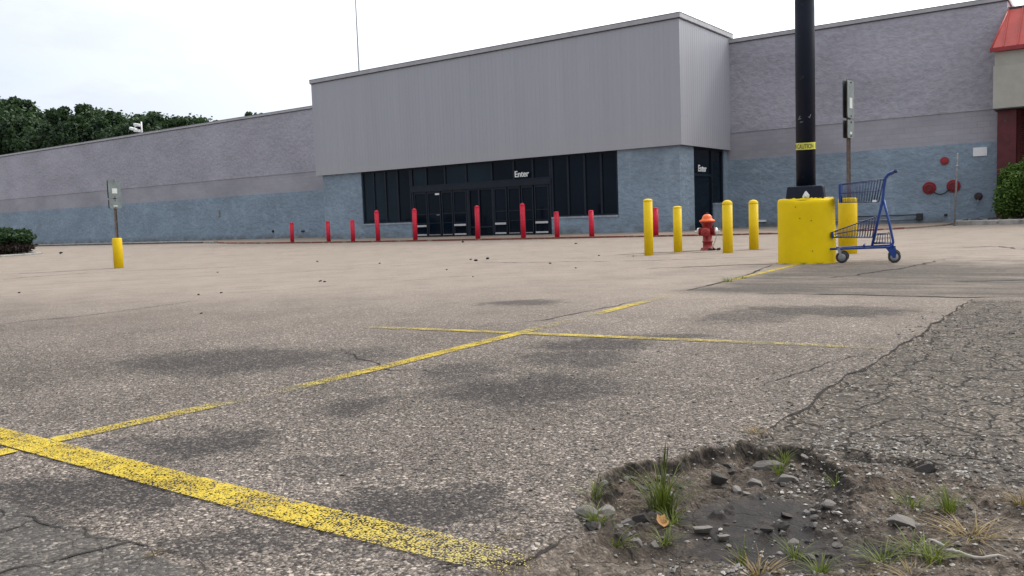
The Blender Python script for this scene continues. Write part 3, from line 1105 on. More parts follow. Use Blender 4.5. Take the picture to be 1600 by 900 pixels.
def ribbon(name, pts, width, strengths, lift=0.004, material=m_paint, step=0.06, jag=0.0, taper=False):
    """strip following the ground; strengths: paint strength at each control point"""
    cx, cy, cs = [], [], []
    for i in range(len(pts) - 1):
        L = math.hypot(pts[i + 1][0] - pts[i][0], pts[i + 1][1] - pts[i][1])
        k = max(1, int(L / step))
        for s in range(k):
            t = s / k
            cx.append(pts[i][0] * (1 - t) + pts[i + 1][0] * t)
            cy.append(pts[i][1] * (1 - t) + pts[i + 1][1] * t)
            cs.append(strengths[i] * (1 - t) + strengths[i + 1] * t)
    cx.append(pts[-1][0])
    cy.append(pts[-1][1])
    cs.append(strengths[-1])
    cx, cy = np.array(cx), np.array(cy)
    tx, ty = np.gradient(cx), np.gradient(cy)
    ll = np.hypot(tx, ty)
    nxv, nyv = -ty / ll, tx / ll
    mI = len(cx)
    if jag:
        jj = jag * (fbm(np.arange(mI) * .31, np.zeros(mI), 1.0, 3, int(abs(cx[0] * 100)) % 97) * 1.6)
        cx, cy = cx + nxv * jj, cy + nyv * jj
    wd = np.full(mI, width / 2)
    if taper:
        wd = wd * (0.35 + 1.1 * (fbm(np.arange(mI) * .5 + 9, np.zeros(mI), 1.0, 2, 5) + .5)) * np.sin(np.linspace(0.15, math.pi - 0.15, mI)) ** 0.4
    vs, at = [], []
    for sd_ in (-1, 0, 1):
        X, Y = cx + nxv * wd * sd_, cy + nyv * wd * sd_
        Z = gza(X, Y) + lift
        vs += list(zip(X.tolist(), Y.tolist(), Z.tolist()))
        at += cs
    fs = []
    for r_ in range(2):
        for i in range(mI - 1):
            fs.append((r_ * mI + i, r_ * mI + i + 1, (r_ + 1) * mI + i + 1, (r_ + 1) * mI + i))
    me = bpy.data.meshes.new(name)
    me.from_pydata(vs, [], fs)
    a_ = me.attributes.new('paint', 'FLOAT', 'POINT')
    a_.data.foreach_set('value', at)
    me.update()
    bm = bmesh.new()
    bm.from_mesh(me)
    for f in bm.faces:
        if f.normal.z < 0:
            f.normal_flip()
    bm.to_mesh(me)
    bm.free()
    me.materials.append(material)
    o_ = bpy.data.objects.new(name, me)
    COL.objects.link(o_)
    tag(o_, kind='structure')
    return o_


ribbon('parking_line', [(-6, 1.31), (-3, 1.31), (-1.6, 1.31), (-1.2, 1.325), (-1.05, 1.33), (-0.93, 1.33)], .118, [.98, .98, .90, .70, .5, .15], lift=.006)
ribbon('parking_line', [(-2.93, 1.10), (-2.93, 1.245)], .085, [.8, .95])
ribbon('parking_line', [(-2.93, 1.376), (-2.90, 1.74), (-2.885, 1.98), (-2.87, 2.06), (-2.86, 2.25), (-2.85, 2.45), (-2.85, 2.93), (-2.88, 4.0),
                        (-2.90, 4.3), (-2.91, 4.9), (-2.92, 5.15), (-2.94, 5.6), (-2.97, 6.1), (-3.0, 6.7)],
       .085, [.86, .84, .74, .18, .12, .72, .95, .98, .55, .2, .80, .9, .4, .1])
ribbon('parking_line', [(-3.03, 7.6), (-3.05, 7.9), (-3.09, 9.0), (-3.14, 10.3)], .085, [.2, .75, .95, .95])
ribbon('parking_line', [(-4.1, 3.95), (-3.89, 3.975), (-3.5, 4.02), (-2.96, 4.06)], .075, [.2, .62, .8, .95], lift=.005)
ribbon('parking_line', [(-2.85, 4.07), (-2.51, 4.10), (-1.9, 4.165), (-1.5, 4.205), (-1.2, 4.235), (-.88, 4.26)], .075, [.86, .88, .74, .60, .52, .42], lift=.005)

m_crack = simple('crack_dirt', (.040, .036, .033), 0.95, 0.0, 0.1, 0.4, 20.0)
CR = [([(-7.32, 3.09), (-7.31, 3.39), (-7.19, 3.65), (-7.23, 4.13), (-7.39, 4.96)], .018),
      ([(-3.51, 3.22), (-3.16, 3.03), (-2.87, 2.91), (-2.74, 2.83), (-2.69, 2.90), (-2.46, 2.90)], .008),
      ([(-3.02, 6.81), (-3.05, 7.69), (-3.16, 8.77), (-3.45, 10.3)], .035),
      ([(-2.35, 6.66), (-1.79, 6.74), (-1.32, 6.70), (-0.86, 6.72), (-0.52, 6.85)], .030),
      ([(-3.32, 4.19), (-3.10, 4.66), (-3.06, 5.04), (-3.04, 6.0)], .010),
      ([(-2.60, 0.90), (-2.31, 0.94), (-2.16, 0.96), (-1.97, 0.98), (-1.79, 1.0), (-1.66, 1.0), (-1.51, .99), (-1.40, .98)], .0045),
      ([(-2.15, .84), (-2.14, .92), (-2.16, .96)], .006), ([(-1.88, .72), (-1.85, .86), (-1.83, .95), (-1.83, .99)], .008),
      ([(-17.9, 7.66), (-18.6, 8.7), (-19.0, 10.3), (-17.5, 11.1), (-15, 12.2)], .07), ([(-21.6, 9.2), (-21.3, 9.75), (-21.1, 10.8), (-21.0, 11.7)], .10),
      ([(-6.9, 13.06), (-6.27, 13.77), (-5.17, 14.89), (-4.6, 16.3)], .07), ([(-4.79, 9.56), (-4.35, 9.92), (-3.91, 10.3), (-3.5, 10.4)], .05),
      ([(-1.18, 8.05), (-.9, 8.1), (-.64, 8.35)], .03), ([(-1.11, 3.18), (-1.02, 3.83), (-.88, 4.17)], .005),
      ([(-2.33, 14.6), (-1.5, 15.1), (-1.07, 13.9)], .05), ([(-1.12, 1.24), (-.98, 1.36), (-.96, 1.42), (-.95, 1.54)], .006),
      ([(-2.2, 8.26), (-1.9, 9.63), (-1.68, 11.4)], .03), ([(-9.5, 11.3), (-5.8, 11.34), (-4.1, 12.4)], .04),
      ([(-14, 6.5), (-11, 9.5), (-9, 13)], .03), ([(-8, 5.3), (-7.4, 6.6), (-6.2, 9)], .012), ([(-7.4, 13.6), (-7.0, 14.0), (-6.5, 14.6), (-6.0, 15.3)], .12)]
ey = np.linspace(2.55, 6.6, 140)
ex = -0.94 + 0.022 * ey + 0.05 * fbm(ey * 0 + 3.3, ey, 2.5, 4, 11) + 0.02 * fbm(ey * 0, ey, 14, 2, 17)
CR.append(([(a - .004, b) for a, b in zip(ex.tolist(), ey.tolist())], .009))
for pts, w in CR:
    ribbon('pavement_crack', pts, w, [1] * len(pts), lift=.0025, material=m_crack, step=.02 if pts[0][1] < 4 else .06,
           jag=(.004 if len(pts) > 100 else .02) if pts[0][1] < 7 else .06, taper=True)

# ------------------------------------------------------------------ bollards
def bollard(name, dia, ht, cap, m, parent_m=None):
    """painted pipe with a domed (round) or shallow cap"""
    r = dia / 2
    mb = MB()
    mb.lathe([(r, -.15), (r, ht - cap)], 28)
    root = empty(name)
    mb.build('post', m, root)
    cp_ = MB()
    prof = [(r * 1.03, ht - cap - .012), (r * 1.03, ht - cap)] + [(r * math.cos(t), ht - cap + cap * math.sin(t)) for t in np.linspace(.05, 1.45, 7)]
    prof.append((.002, ht))
    cp_.lathe(prof, 28)
    cp_.build('cap', m, root)
    return root


def place(x, y):
    return (x, y, h(x, y))


YB = [(-6.55, 13.19, .155, .97, .03, 'tall thin yellow bollard with flat cap, leftmost of the four by the hydrant'),
      (-6.52, 14.31, .155, .84, .025, 'shortest yellow bollard, just left of the fire hydrant'),
      (-5.36, 13.76, .170, .89, .06, 'yellow round topped bollard just right of the fire hydrant'),
      (-5.38, 15.08, .170, .90, .06, 'yellow round topped bollard between hydrant bollards and the yellow pole base')]
for x, y, dd, ht, cp_, lb in YB:
    b = bollard('yellow_bollard', dd, ht, cp_, m_yel)
    b.location = place(x, y)
    tag(b, lb, 'bollard', 'yellow bollards around the hydrant')

RBL = [(-31.37, 26.21, 0, 'short red bollard farthest left along the blue wall'),
       (-28.31, 25.68, 0, 'short red bollard, second from the left, before the blue wall'),
       (-26.61, 25.51, 0, 'short red bollard just left of the first tall red one'),
       (-24.95, 25.34, 1, 'tall red bollard in front of the left storefront window'),
       (-22.84, 25.29, 1, 'tall red bollard at the left edge of the left sliding doors'),
       (-19.47, 25.03, 1, 'tall red bollard between the two sets of sliding doors'),
       (-17.46, 25.13, 1, 'tall red bollard before the right doors under the Enter lettering'),
       (-15.77, 24.74, 0, 'short red bollard just right of the right sliding doors'),
       (-15.01, 25.81, 0, 'short red bollard before the middle of the right window'),
       (-12.03, 24.74, 0, 'short red bollard beside the tall yellow bollard, before the corner pier')]
tallb = bollard('red_bollard', .185, 1.30, .085, m_red)
shortb = bollard('red_bollard', .18, .94, .03, m_red)
first = {0: shortb, 1: tallb}
used = set()
for x, y, k, lb in RBL:
    yy = 25.56
    if x < -27:
        yy = 26.3 if x < -30 else 25.75
    xx = x * yy / y
    b = first[k] if k not in used else copy_tree(first[k])
    used.add(k)
    b.location = (xx, yy, 0.03)
    b.rotation_euler = (random.uniform(-.012, .012), random.uniform(-.015, .015), random.uniform(0, 6))
    tag(b, lb, 'bollard', 'red bollards along the kerb')

# ------------------------------------------------------------------ fire hydrant
hyd = empty('fire_hydrant', place(-6.22, 14.96), R(8))
tag(hyd, 'red fire hydrant with orange bonnet and silver nozzle caps', 'hydrant')
m_hred = simple('hydrant_red', (.30, .022, .024), 0.45, 0.0, 0.45, 0.25, 9.0, dirt=((.10, .03, .02), .4, 20.0))
m_hor = simple('hydrant_orange', (.80, .13, .018), 0.4, 0.0, 0.5, 0.12, 9.0)
m_hsil = simple('hydrant_silver', (.62, .62, .60), 0.4, 0.5, 0.5, 0.2, 12.0)
b_ = MB()
b_.lathe([(.13, -.05), (.13, .03), (.088, .035), (.086, .15), (.098, .152), (.098, .175), (.086, .18), (.084, .44), (.095, .45), (.10, .50), (.125, .505), (.125, .53)], 28)
for sgn in (-1, 1):
    M_ = Matrix.Translation((0, 0, .35)) @ Matrix.Rotation(sgn * math.pi / 2, 4, 'Y')
    b_.lathe([(.065, .05), (.065, .135), (.075, .137), (.075, .15)], 20, M_)
b_.lathe([(.075, .05), (.075, .12), (.088, .122), (.088, .135)], 20, Matrix.Translation((0, 0, .34)) @ Matrix.Rotation(math.pi / 2, 4, 'X'))
for k in range(8):
    a = k * math.pi / 4
    b_.lathe([(.013, .028), (.013, .05)], 6, Matrix.Translation((.112 * math.cos(a), .112 * math.sin(a), 0)))
b_.build('barrel', m_hred, hyd)
o_ = MB()
o_.lathe([(.142, .53), (.145, .545), (.142, .56), (.10, .575), (.094, .60), (.082, .635), (.055, .662), (.03, .670), (.026, .672)], 28)
bon = o_.build('bonnet', m_hor, hyd)
t_ = MB()
t_.lathe([(.022, .668), (.022, .69), (.02, .705)], 5, smooth=False)
t_.build('operating_nut', m_black, bon)
for sgn in (-1, 1):
    c_ = MB()
    M_ = Matrix.Translation((0, 0, .35)) @ Matrix.Rotation(sgn * math.pi / 2, 4, 'Y')
    c_.lathe([(.070, .150), (.070, .178), (.055, .19), (.035, .195), (.03, .20)], 18, M_)
    c_.lathe([(.02, .195), (.016, .235)], 5, M_, smooth=False)
    c_.build('nozzle_cap', m_hsil, hyd)
c_ = MB()
M_ = Matrix.Translation((0, 0, .34)) @ Matrix.Rotation(math.pi / 2, 4, 'X')
c_.lathe([(.083, .135), (.083, .16), (.06, .17), (.025, .172)], 18, M_)
c_.lathe([(.022, .17), (.018, .205)], 5, M_, smooth=False)
c_.build('nozzle_cap', m_hred, hyd)
ch = MB()
ch.tube([(.19, -.02, .31), (.15, -.05, .16), (.12, -.06, .08), (.105, -.06, .05)], .006, 6)
ch.build('chain', m_galv, hyd)

# ------------------------------------------------------------------ lamp post on its yellow base
lp = empty('lamp_post', place(-3.165, 10.75))
tag(lp, 'dark lamp post with yellow caution tape on a yellow concrete base', 'lamp post')
bs = MB()
seg = 48
vs, fs = [], []
rows = [(-.2, .342), (.02, .345), (.3, .34), (.6, .338), (.74, .337), (.775, .333), (.79, .318), (.792, .20)]
for z, r_ in rows:
    for k in range(seg):
        a = 2 * math.pi * k / seg
        w = 1 + .012 * math.sin(3 * a + z * 4) + .006 * math.sin(7 * a + 1.3)
        dz_ = (.012 * math.sin(2 * a + .6) + .006 * math.sin(5 * a)) if z > .7 else 0
        vs.append((r_ * w * math.cos(a), r_ * w * math.sin(a), z + dz_))
for i in range(len(rows) - 1):
    for k in range(seg):
        k2 = (k + 1) % seg
        fs.append((i * seg + k, i * seg + k2, (i + 1) * seg + k2, (i + 1) * seg + k))
fs.append(tuple((len(rows) - 1) * seg + k for k in range(seg)))
bs.add(vs, fs, True)
base = bs.build('concrete_base', m_conc_y, lp)
for (az, z) in ((-95, .70), (-86, .56), (-64, .53), (-100, .12), (-62, .16)):
    pit_ = MB()
    a = R(az)
    pit_.lathe([(.007, 0), (.003, .003)], 6, Matrix.Translation((.3425 * math.cos(a), .3425 * math.sin(a), z)) @ Matrix.Rotation(a, 4, 'Z') @ Matrix.Rotation(math.pi / 2, 4, 'Y'))
    pit_.build('chip_mark', m_black, base)
rim = MB()
vs, fs = [], []
for k in range(72):
    a = 2 * math.pi * k / 72
    hh_ = .006 + .014 * abs(math.sin(k * 1.7) * math.sin(k * .63 + 1))
    for r_, z in ((.25, .785), (.262, .79 + hh_), (.295, .79 + hh_ * .8), (.315, .783)):
        vs.append((r_ * math.cos(a), r_ * math.sin(a), z))
for k in range(72):
    for q in range(3):
        k2 = (k + 1) % 72
        fs.append((4 * k + q, 4 * k2 + q, 4 * k2 + q + 1, 4 * k + q + 1))
rim.add(vs, fs)
rim.build('crumbled_rim', m_conc_y, base)
pl = MB()
vsq = [(sx_ * w_, sy_ * w_, z_) for w_, z_ in ((.225, .785), (.205, .955)) for sx_, sy_ in ((-1, -1), (1, -1), (1, 1), (-1, 1))]
pl.add(vsq, [(3, 2, 1, 0), (4, 5, 6, 7), (0, 1, 5, 4), (1, 2, 6, 5), (2, 3, 7, 6), (3, 0, 4, 7)])
plate = pl.build('base_cover', m_pole, lp, bevel=.018)
plate.rotation_euler = (0, 0, R(12))
po_ = MB()
po_.lathe([(.116, .80), (.116, 3.0), (.108, 9.0), (.105, 9.6)], 36)
pole = po_.build('pole', m_pole, lp)
hd_ = MB()
hd_.box(-.06, .06, -.9, .9, 9.55, 9.67)
hd_.box(-.2, .2, -1.35, -.75, 9.6, 9.76)
hd_.box(-.2, .2, .75, 1.35, 9.6, 9.76)
hd_.build('lamp_head', m_pole, lp, bevel=.02)
m_scratch = simple('scratched_metal', (.25, .26, .28), .6)
for (az, zz, ln, tilt) in [(-112, 1.79, .05, 55), (-106, 1.775, .03, 10), (-46, 1.80, .045, 60), (-52, 1.785, .03, -30), (-98, 1.735, .035, 0)]:
    a0 = R(az)
    pts_ = []
    for s in np.linspace(-1, 1, 4):
        aa = a0 + s * ln * math.cos(R(tilt)) / .232
        pts_.append((.1165 * math.cos(aa), .1165 * math.sin(aa), zz + s * ln * .5 * math.sin(R(tilt))))
    sc_ = MB()
    sc_.tube(pts_, .0035, 5)
    sc_.build('scratch', m_scratch, pole)
tp_ = MB()
RT = .1178
TZ = 1.40
segs = 64
vs, fs = [], []
for k in range(segs):
    a = 2 * math.pi * k / segs
    wob = .004 * math.sin(a * 2 + 1)
    vs += [(RT * math.cos(a), RT * math.sin(a), TZ + wob), (RT * math.cos(a), RT * math.sin(a), TZ + .085 + wob)]
for k in range(segs):
    k2 = (k + 1) % segs
    fs.append((2 * k, 2 * k2, 2 * k2 + 1, 2 * k + 1))
tp_.add(vs, fs, True)
tape = tp_.build('caution_tape', simple('yellow_tape', (.62, .58, .06), .4, var=.1), lp)
vs, fs = text_mesh('CAUTION', .078, 0.0, 1.0)
wdt = max(v[0] for v in vs) - min(v[0] for v in vs)
want = .215
for rep in range(3):
    a0 = R(-76) + rep * 2 * math.pi / 2.9
    vv = []
    for v in vs:
        aa = a0 + v[0] * want / wdt / RT
        vv.append(((RT + .0008) * math.cos(aa), (RT + .0008) * math.sin(aa), TZ + .014 + v[1] + .004 * math.sin(aa * 2 + 1)))
    lt = MB()
    lt.add(vv, fs)
    lt.build('tape_lettering', m_black, tape)
# crumpled paper scrap stuck at the pole foot
pp = empty('paper_scrap', (lp.location.x + .075, lp.location.y - .262, lp.location.z + .80))
pb = MB()
pts_ = [(-.03, 0, 0), (.035, .01, 0), (.045, .0, .04), (.01, -.02, .09), (-.015, .0, .075), (-.05, .02, .02), (0, -.035, .03)]
pb.add(pts_, [(0, 1, 6), (1, 2, 6), (2, 3, 6), (3, 4, 6), (4, 5, 6), (5, 0, 6)])
o = pb.build('paper_scrap', m_white)
md = o.modifiers.new('thickness', 'SOLIDIFY')
md.thickness = .003
o.location = pp.location
bpy.data.objects.remove(pp)
tag(o, 'crumpled white paper scrap on the yellow lamp base beside the pole', 'litter')

# ------------------------------------------------------------------ sign posts
def sign_post(loc, lean, base_d, base_h, top, ph, lw_h, label, m_face):
    root = empty('sign_post', loc)
    root.rotation_euler = lean
    tag(root, label, 'sign')
    b = MB()
    b.lathe([(base_d / 2, -.2), (base_d / 2, base_h - .02), (base_d / 2 - .015, base_h), (.03, base_h + .004)], 28)
    b.build('bollard_base', m_yel, root)
    p_ = MB()
    # U channel: web and two flanges
    p_.box(-.006, .006, -.03, .03, base_h, top)
    p_.box(.006, .036, -.034, -.028, base_h, top)
    p_.box(.006, .036, .028, .034, base_h, top)
    p_.build('post', m_post, root)
    z1 = top - .02
    for (w_, hgt_, zt, stk) in ((.31, ph, z1, 0), (.30, lw_h, z1 - ph - .03, 1)):
        for sx_, nm, mm in ((.046, 'sign_panel', m_face), (-.018, 'sign_panel', m_signdark)):
            pm = MB()
            pts_ = []
            rr = .035
            for cx_, cy_, a0 in ((w_ / 2 - rr, zt - rr, 0), (-w_ / 2 + rr, zt - rr, 90), (-w_ / 2 + rr, zt - hgt_ + rr, 180), (w_ / 2 - rr, zt - hgt_ + rr, 270)):
                for s in range(5):
                    a = R(a0 + 90 * s / 4)
                    pts_.append((cx_ + rr * math.cos(a), cy_ + rr * math.sin(a)))
            k_ = len(pts_)
            vs_ = [(sx_ - .004, a, b2) for a, b2 in pts_] + [(sx_ + .004, a, b2) for a, b2 in pts_]
            pm.add(vs_, [tuple(range(k_)), tuple(range(2 * k_ - 1, k_ - 1, -1))] + [(i, (i + 1) % k_, k_ + (i + 1) % k_, k_ + i) for i in range(k_)])
            pn = pm.build(nm, mm, root)
            if sx_ > 0:
                for zb in (zt - .03, zt - hgt_ + .03):
                    bt = MB()
                    bt.lathe([(.011, .0), (.011, .012)], 8, Matrix.Translation((sx_ + .004, 0, zb)) @ Matrix.Rotation(math.pi / 2, 4, 'Y'))
                    bt.build('bolt', m_black, pn)
                st_ = MB()
                if stk == 0:
                    st_.box(sx_ + .0045, sx_ + .0065, -.065, .065, zt - hgt_ * .74, zt - hgt_ * .46)
                else:
                    st_.box(sx_ + .0045, sx_ + .0065, -.05, .05, zt - hgt_ * .78, zt - hgt_ * .66)
                st_.build('sticker', m_sticker, pn)
    return root


sign_post(place(-20.91, 11.79), (R(-.5), R(-.4), R(-6)), .236, .775, 2.27, .455, .235,
          'grey sign panels on rusty post in yellow base, standing alone at left', m_signback)
sign_post(place(-3.25, 13.09), (0, 0, R(-2)), .265, .82, 2.54, .54, .26,
          'grey sign panels seen edge on, yellow base behind the blue shopping cart', m_signback)

# ------------------------------------------------------------------ shopping cart
cart = empty('shopping_cart', place(-2.46, 10.86), R(11.5))
tag(cart, 'blue two tier shopping cart beside the yellow lamp base', 'shopping cart')
m_cart = simple('cart_blue_enamel', (.004, .040, .22), 0.35, 0.0, 0.5, 0.25, 10.0, dirt=((.04, .035, .06), .3, 25.0))
m_wire = simple('cart_wire', (.008, .022, .10), 0.4, 0.1, 0.5, 0.3, 14.0)
m_tyre = simple('grey_rubber', (.035, .035, .037), 0.8)
m_hub = simple('grey_plastic_hub', (.28, .28, .28), 0.6)


def cz(zx, zy):
    """outline read off in centimetre-like drawing units -> local metres (x, z)"""
    return ((zx - 359.5) / 5.29 / 128.7, (845 - zy) / 5.29 / 128.7)


HW = .235
fr = MB()
for sgn in (-1, 1):
    w_f, w_r = .15 * sgn, .235 * sgn
    P_ = lambda zx, zy, yy: (cz(zx, zy)[0], yy, cz(zx, zy)[1])
    fr.tube([P_(78, 727, w_f), P_(140, 727, w_f * 1.05), P_(520, 718, w_r), P_(542, 705, w_r), P_(549, 680, w_r), P_(520, 530, w_r), P_(478, 340, w_r)], .0135, 10)
    fr.tube([P_(392, 705, w_r * .98), P_(440, 480, w_r * .99), P_(470, 345, w_r), P_(480, 240, w_r), P_(490, 165, w_r), P_(510, 135, w_r), P_(560, 112, w_r)], .0145, 10)
fr.tube([P_(78, 727, -.15), P_(78, 727, .15)], .0135, 10)
fr.tube([P_(330, 700, -.22), P_(330, 700, .22)], .010, 8)
fr.tube([P_(545, 712, -.235), P_(545, 712, .235)], .012, 8)
fr.tube([P_(478, 340, -.235), P_(478, 340, .235)], .010, 8)
fr.build('frame', m_cart, cart)
hb = MB()
hb.tube([P_(562, 113, -.25), P_(572, 116, 0), P_(562, 113, .25)], .019, 10)
hb.build('handle', simple('blue_handle', (.012, .035, .15), .4), cart)


def basket(name, bot, top, wf, wr, nside, nfloor, frontcap):
    """wire basket: bot/top = ((front x,z),(rear x,z)); narrower at the front"""
    mb = MB()
    (bx0, bz0), (bx1, bz1) = bot
    (tx0, tz0), (tx1, tz1) = top
    for sgn in (-1, 1):
        mb.tube([(tx0, wf * sgn, tz0), (tx1, wr * sgn, tz1)], .0052, 6)
        mb.tube([(bx0, wf * .93 * sgn, bz0), (bx1, wr * .93 * sgn, bz1)], .0052, 6)
        mb.tube([((bx0 + tx0) / 2, wf * .965 * sgn, (bz0 + tz0) / 2), ((bx1 + tx1) / 2, wr * .965 * sgn, (bz1 + tz1) / 2)], .0032, 5)
        for i in range(nside + 1):
            t = i / nside
            mb.tube([(bx0 + (bx1 - bx0) * t, (wf + (wr - wf) * t) * .93 * sgn, bz0 + (bz1 - bz0) * t),
                     (tx0 + (tx1 - tx0) * t, (wf + (wr - wf) * t) * sgn, tz0 + (tz1 - tz0) * t)], .0036, 5)
    for i in range(nfloor + 1):
        s = -1 + 2 * i / nfloor
        mb.tube([(bx0, wf * .93 * s, bz0), (bx1, wr * .93 * s, bz1)], .0036, 5)
        mb.tube([(bx0, wf * .93 * s, bz0), (tx0, wf * s, tz0)], .0036, 5)
        mb.tube([(bx1, wr * .93 * s, bz1), (tx1, wr * s, tz1)], .0036, 5)
    for t in (0, .25, .5, .75, 1):
        ww = (wf + (wr - wf) * t) * .93
        mb.tube([(bx0 + (bx1 - bx0) * t, -ww, bz0 + (bz1 - bz0) * t), (bx0 + (bx1 - bx0) * t, ww, bz0 + (bz1 - bz0) * t)], .0035, 5)
    mb.tube([(tx0, -wf, tz0), (tx0, wf, tz0)], .0052, 6)
    mb.tube([(tx1, -wr, tz1), (tx1, wr, tz1)], .0052, 6)
    bo = mb.build(name, m_wire, cart)
    if frontcap:
        fb_ = MB()
        fb_.box(min(bx0, tx0) - .014, min(bx0, tx0) + .010, -wf - .01, wf + .01, bz0 - .008, tz0 + .005)
        fb_.build('bumper', m_cart, bo, bevel=.006)
    return bo


basket('upper_basket', (cz(158, 345), cz(440, 353)), (cz(150, 198), cz(478, 172)), .185, .225, 15, 9, True)
basket('lower_basket', (cz(98, 633), cz(392, 640)), (cz(90, 588), cz(415, 475)), .155, .205, 15, 8, True)
basket('wire_rack', (cz(402, 690), cz(530, 690)), (cz(420, 618), cz(522, 612)), .20, .21, 6, 6, False)
tg = MB()
a, b = cz(405, 345)
tg.box(a - .015, a + .03, -.235, -.228, b - .012, b + .012)
tg.build('label_plate', m_white, cart)
for (zx, ww, fork) in ((162, .15, True), (557, .215, False)):
    for sgn in (-1, 1):
        x_, z_ = cz(zx, 798)
        z_ = .0705
        M_ = Matrix.Translation((x_, ww * sgn, z_)) @ rot_x(math.pi / 2)
        wl = MB()
        wl.lathe([(.044, -.014), (.066, -.016), (.0705, -.010), (.0705, .010), (.066, .016), (.044, .014)], 26, M_)
        tyre = wl.build('wheel', m_tyre, cart)
        hb = MB()
        hb.lathe([(.012, -.019), (.045, -.0155), (.045, .0155), (.012, .019)], 22, M_)
        hb.build('rim', m_hub, tyre)
        fk = MB()
        tz = .175
        for s2 in (-1, 1):
            yy = ww * sgn + .026 * s2
            a_ = Vector((x_, yy, z_))
            if fork:
                q = [(x_ - .052, tz), (x_ - .018, tz), (x_ + .014, z_ - .012), (x_ - .014, z_ - .016)]
            else:
                q = [(x_ - .095, tz + .005), (x_ + .015, tz + .005), (x_ + .02, z_ + .03), (x_ + .012, z_ - .012), (x_ - .014, z_ - .012)]
            vs_ = [(u, yy - .002, v) for u, v in q] + [(u, yy + .002, v) for u, v in q]
            k_ = len(q)
            fk.add(vs_, [tuple(range(k_)), tuple(range(2 * k_ - 1, k_ - 1, -1))] + [(i, (i + 1) % k_, k_ + (i + 1) % k_, k_ + i) for i in range(k_)])
        fk.box(q[0][0], q[1][0], ww * sgn - .028, ww * sgn + .028, tz - .002, tz + .004)
        fk.build('fork', m_galv if fork else m_cart, tyre)

# ------------------------------------------------------------------ fixtures on the right-hand wall
FW = WY - .012
m_fredd = simple('fire_red_dark', (.15, .010, .016), 0.5, 0.0, 0.4, 0.3, 12.0)
m_fred = simple('fire_red', (.28, .013, .020), 0.45, 0.0, 0.45, 0.2, 8.0)


def facing(x, z, off=0.0):
    return Matrix.Translation((x, FW - off, z)) @ Matrix.Rotation(math.pi / 2, 4, 'X')


for x, z, lb in ((-5.76, 1.35, 'left of the two round red hose connections joined by a chain'),
                 (-4.95, 1.38, 'right of the two round red hose connections, behind the thin pipe post')):
    r0 = empty('hose_connection', (x, FW, z))
    tag(r0, lb, 'hose connection', 'red hose connections on the blue wall')
    b = MB()
    L_ = Matrix.Rotation(math.pi / 2, 4, 'X')
    b.lathe([(.235, -.02), (.235, .018), (.222, .03), (.205, .03), (.195, .012), (.13, .012), (.13, .07), (.16, .072), (.16, .10), (.14, .105)], 32, L_, smooth=False)
    b.build('flange', m_fred, r0)
    c_ = MB()
    c_.lathe([(.14, .103), (.14, .125), (.11, .128), (.10, .115), (.03, .115)], 24, L_, smooth=False)
    for k in range(3):
        a = k * 2.094 + .5
        c_.lathe([(.018, .10), (.018, .15)], 6, L_ @ Matrix.Translation((.125 * math.cos(a), .125 * math.sin(a), 0)))
    c_.build('cap', m_fredd, r0)
chn = MB()
pts_ = []
for t in np.linspace(0, 1, 14):
    pts_.append((-5.60 + .52 * t, FW - .06, 1.20 - .42 * (t * (1 - t)) * 1.3 + .08 * t))
chn.tube(pts_, .02, 6)
o = chn.build('chain', m_black)
tag(o, 'dark chain slung between the two red hose connections', 'chain')
r0 = empty('alarm_bell', (-5.25, FW, 2.33))
tag(r0, 'round red alarm bell high on the blue wall above the hose connections', 'alarm bell')
b = MB()
L_ = Matrix.Rotation(math.pi / 2, 4, 'X')
b.lathe([(.145, .03), (.145, .05), (.13, .062), (.05, .07), (.02, .071)], 28, L_, smooth=False)
b.build('gong', m_fred, r0)
b = MB()
b.lathe([(.08, -.02), (.08, .03)], 16, L_)
b.build('back_box', m_black, r0)
b = MB()
b.box(-4.32, -3.87, FW - .03, FW + .01, 2.42, 2.73)
o = b.build('blank_sign', m_white, bevel=.004)
tag(o, 'blank white rectangular sign plate on the blue wall near the red column', 'sign')
r0 = empty('wall_valve', (-4.14, FW, .97))
tag(r0, 'dark round valve fitting low on the blue wall left of the shrub', 'valve')
b = MB()
b.lathe([(.14, -.02), (.14, .01), (.06, .012), (.05, .09), (.10, .095), (.10, .12), (.04, .125)], 22, L_, smooth=False)
b.build('wheel', simple('rusty_dark', (.055, .03, .032), .6, .3, var=.5, sc=15), r0)
b = MB()
b.tube([(0, -.08, -.05), (0, -.09, -.2), (0, -.1, -.25)], .02, 8)
b.build('outlet', m_galv, r0)
pn = empty('pipe_post', (-4.42, 31.5, .0))
pn.rotation_euler = (0, R(1.9), 0)
tag(pn, 'thin grey pipe post standing at the kerb before the hose connections', 'post')
b = MB()
b.lathe([(.032, -.05), (.032, 2.38), (.026, 2.40)], 14)
b.build('pipe', m_galv, pn)
b = MB()
b.lathe([(.045, 1.95), (.045, 2.0)], 14)
b.build('collar', m_galv, pn)
cdt = empty('conduit', (-6.6, FW, .3))
tag(cdt, 'pair of thin pipes running low along the blue wall to a black box', 'conduit')
b = MB()
b.tube([(-3.0, -.05, -.12), (-1.8, -.05, -.10), (.45, -.05, -.09)], .022, 8)
b.build('pipe', m_galv, cdt)
b = MB()
b.tube([(-2.4, -.05, .06), (.45, -.05, .07)], .018, 8)
b.build('pipe', m_black, cdt)
b = MB()
b.box(.42, .62, -.14, .02, -.14, .12)
b.build('junction_box', m_black, cdt, bevel=.02)
WF = [(-5.20, .33, .10, .08, 'small dark knob low on the blue wall below the alarm bell'),
      (-43.67, .52, .09, .16, 'small dark spigot low on the long blue wall, left one'),
      (-40.85, .47, .26, .10, 'small dark double outlet low on the long blue wall by the red bollards')]
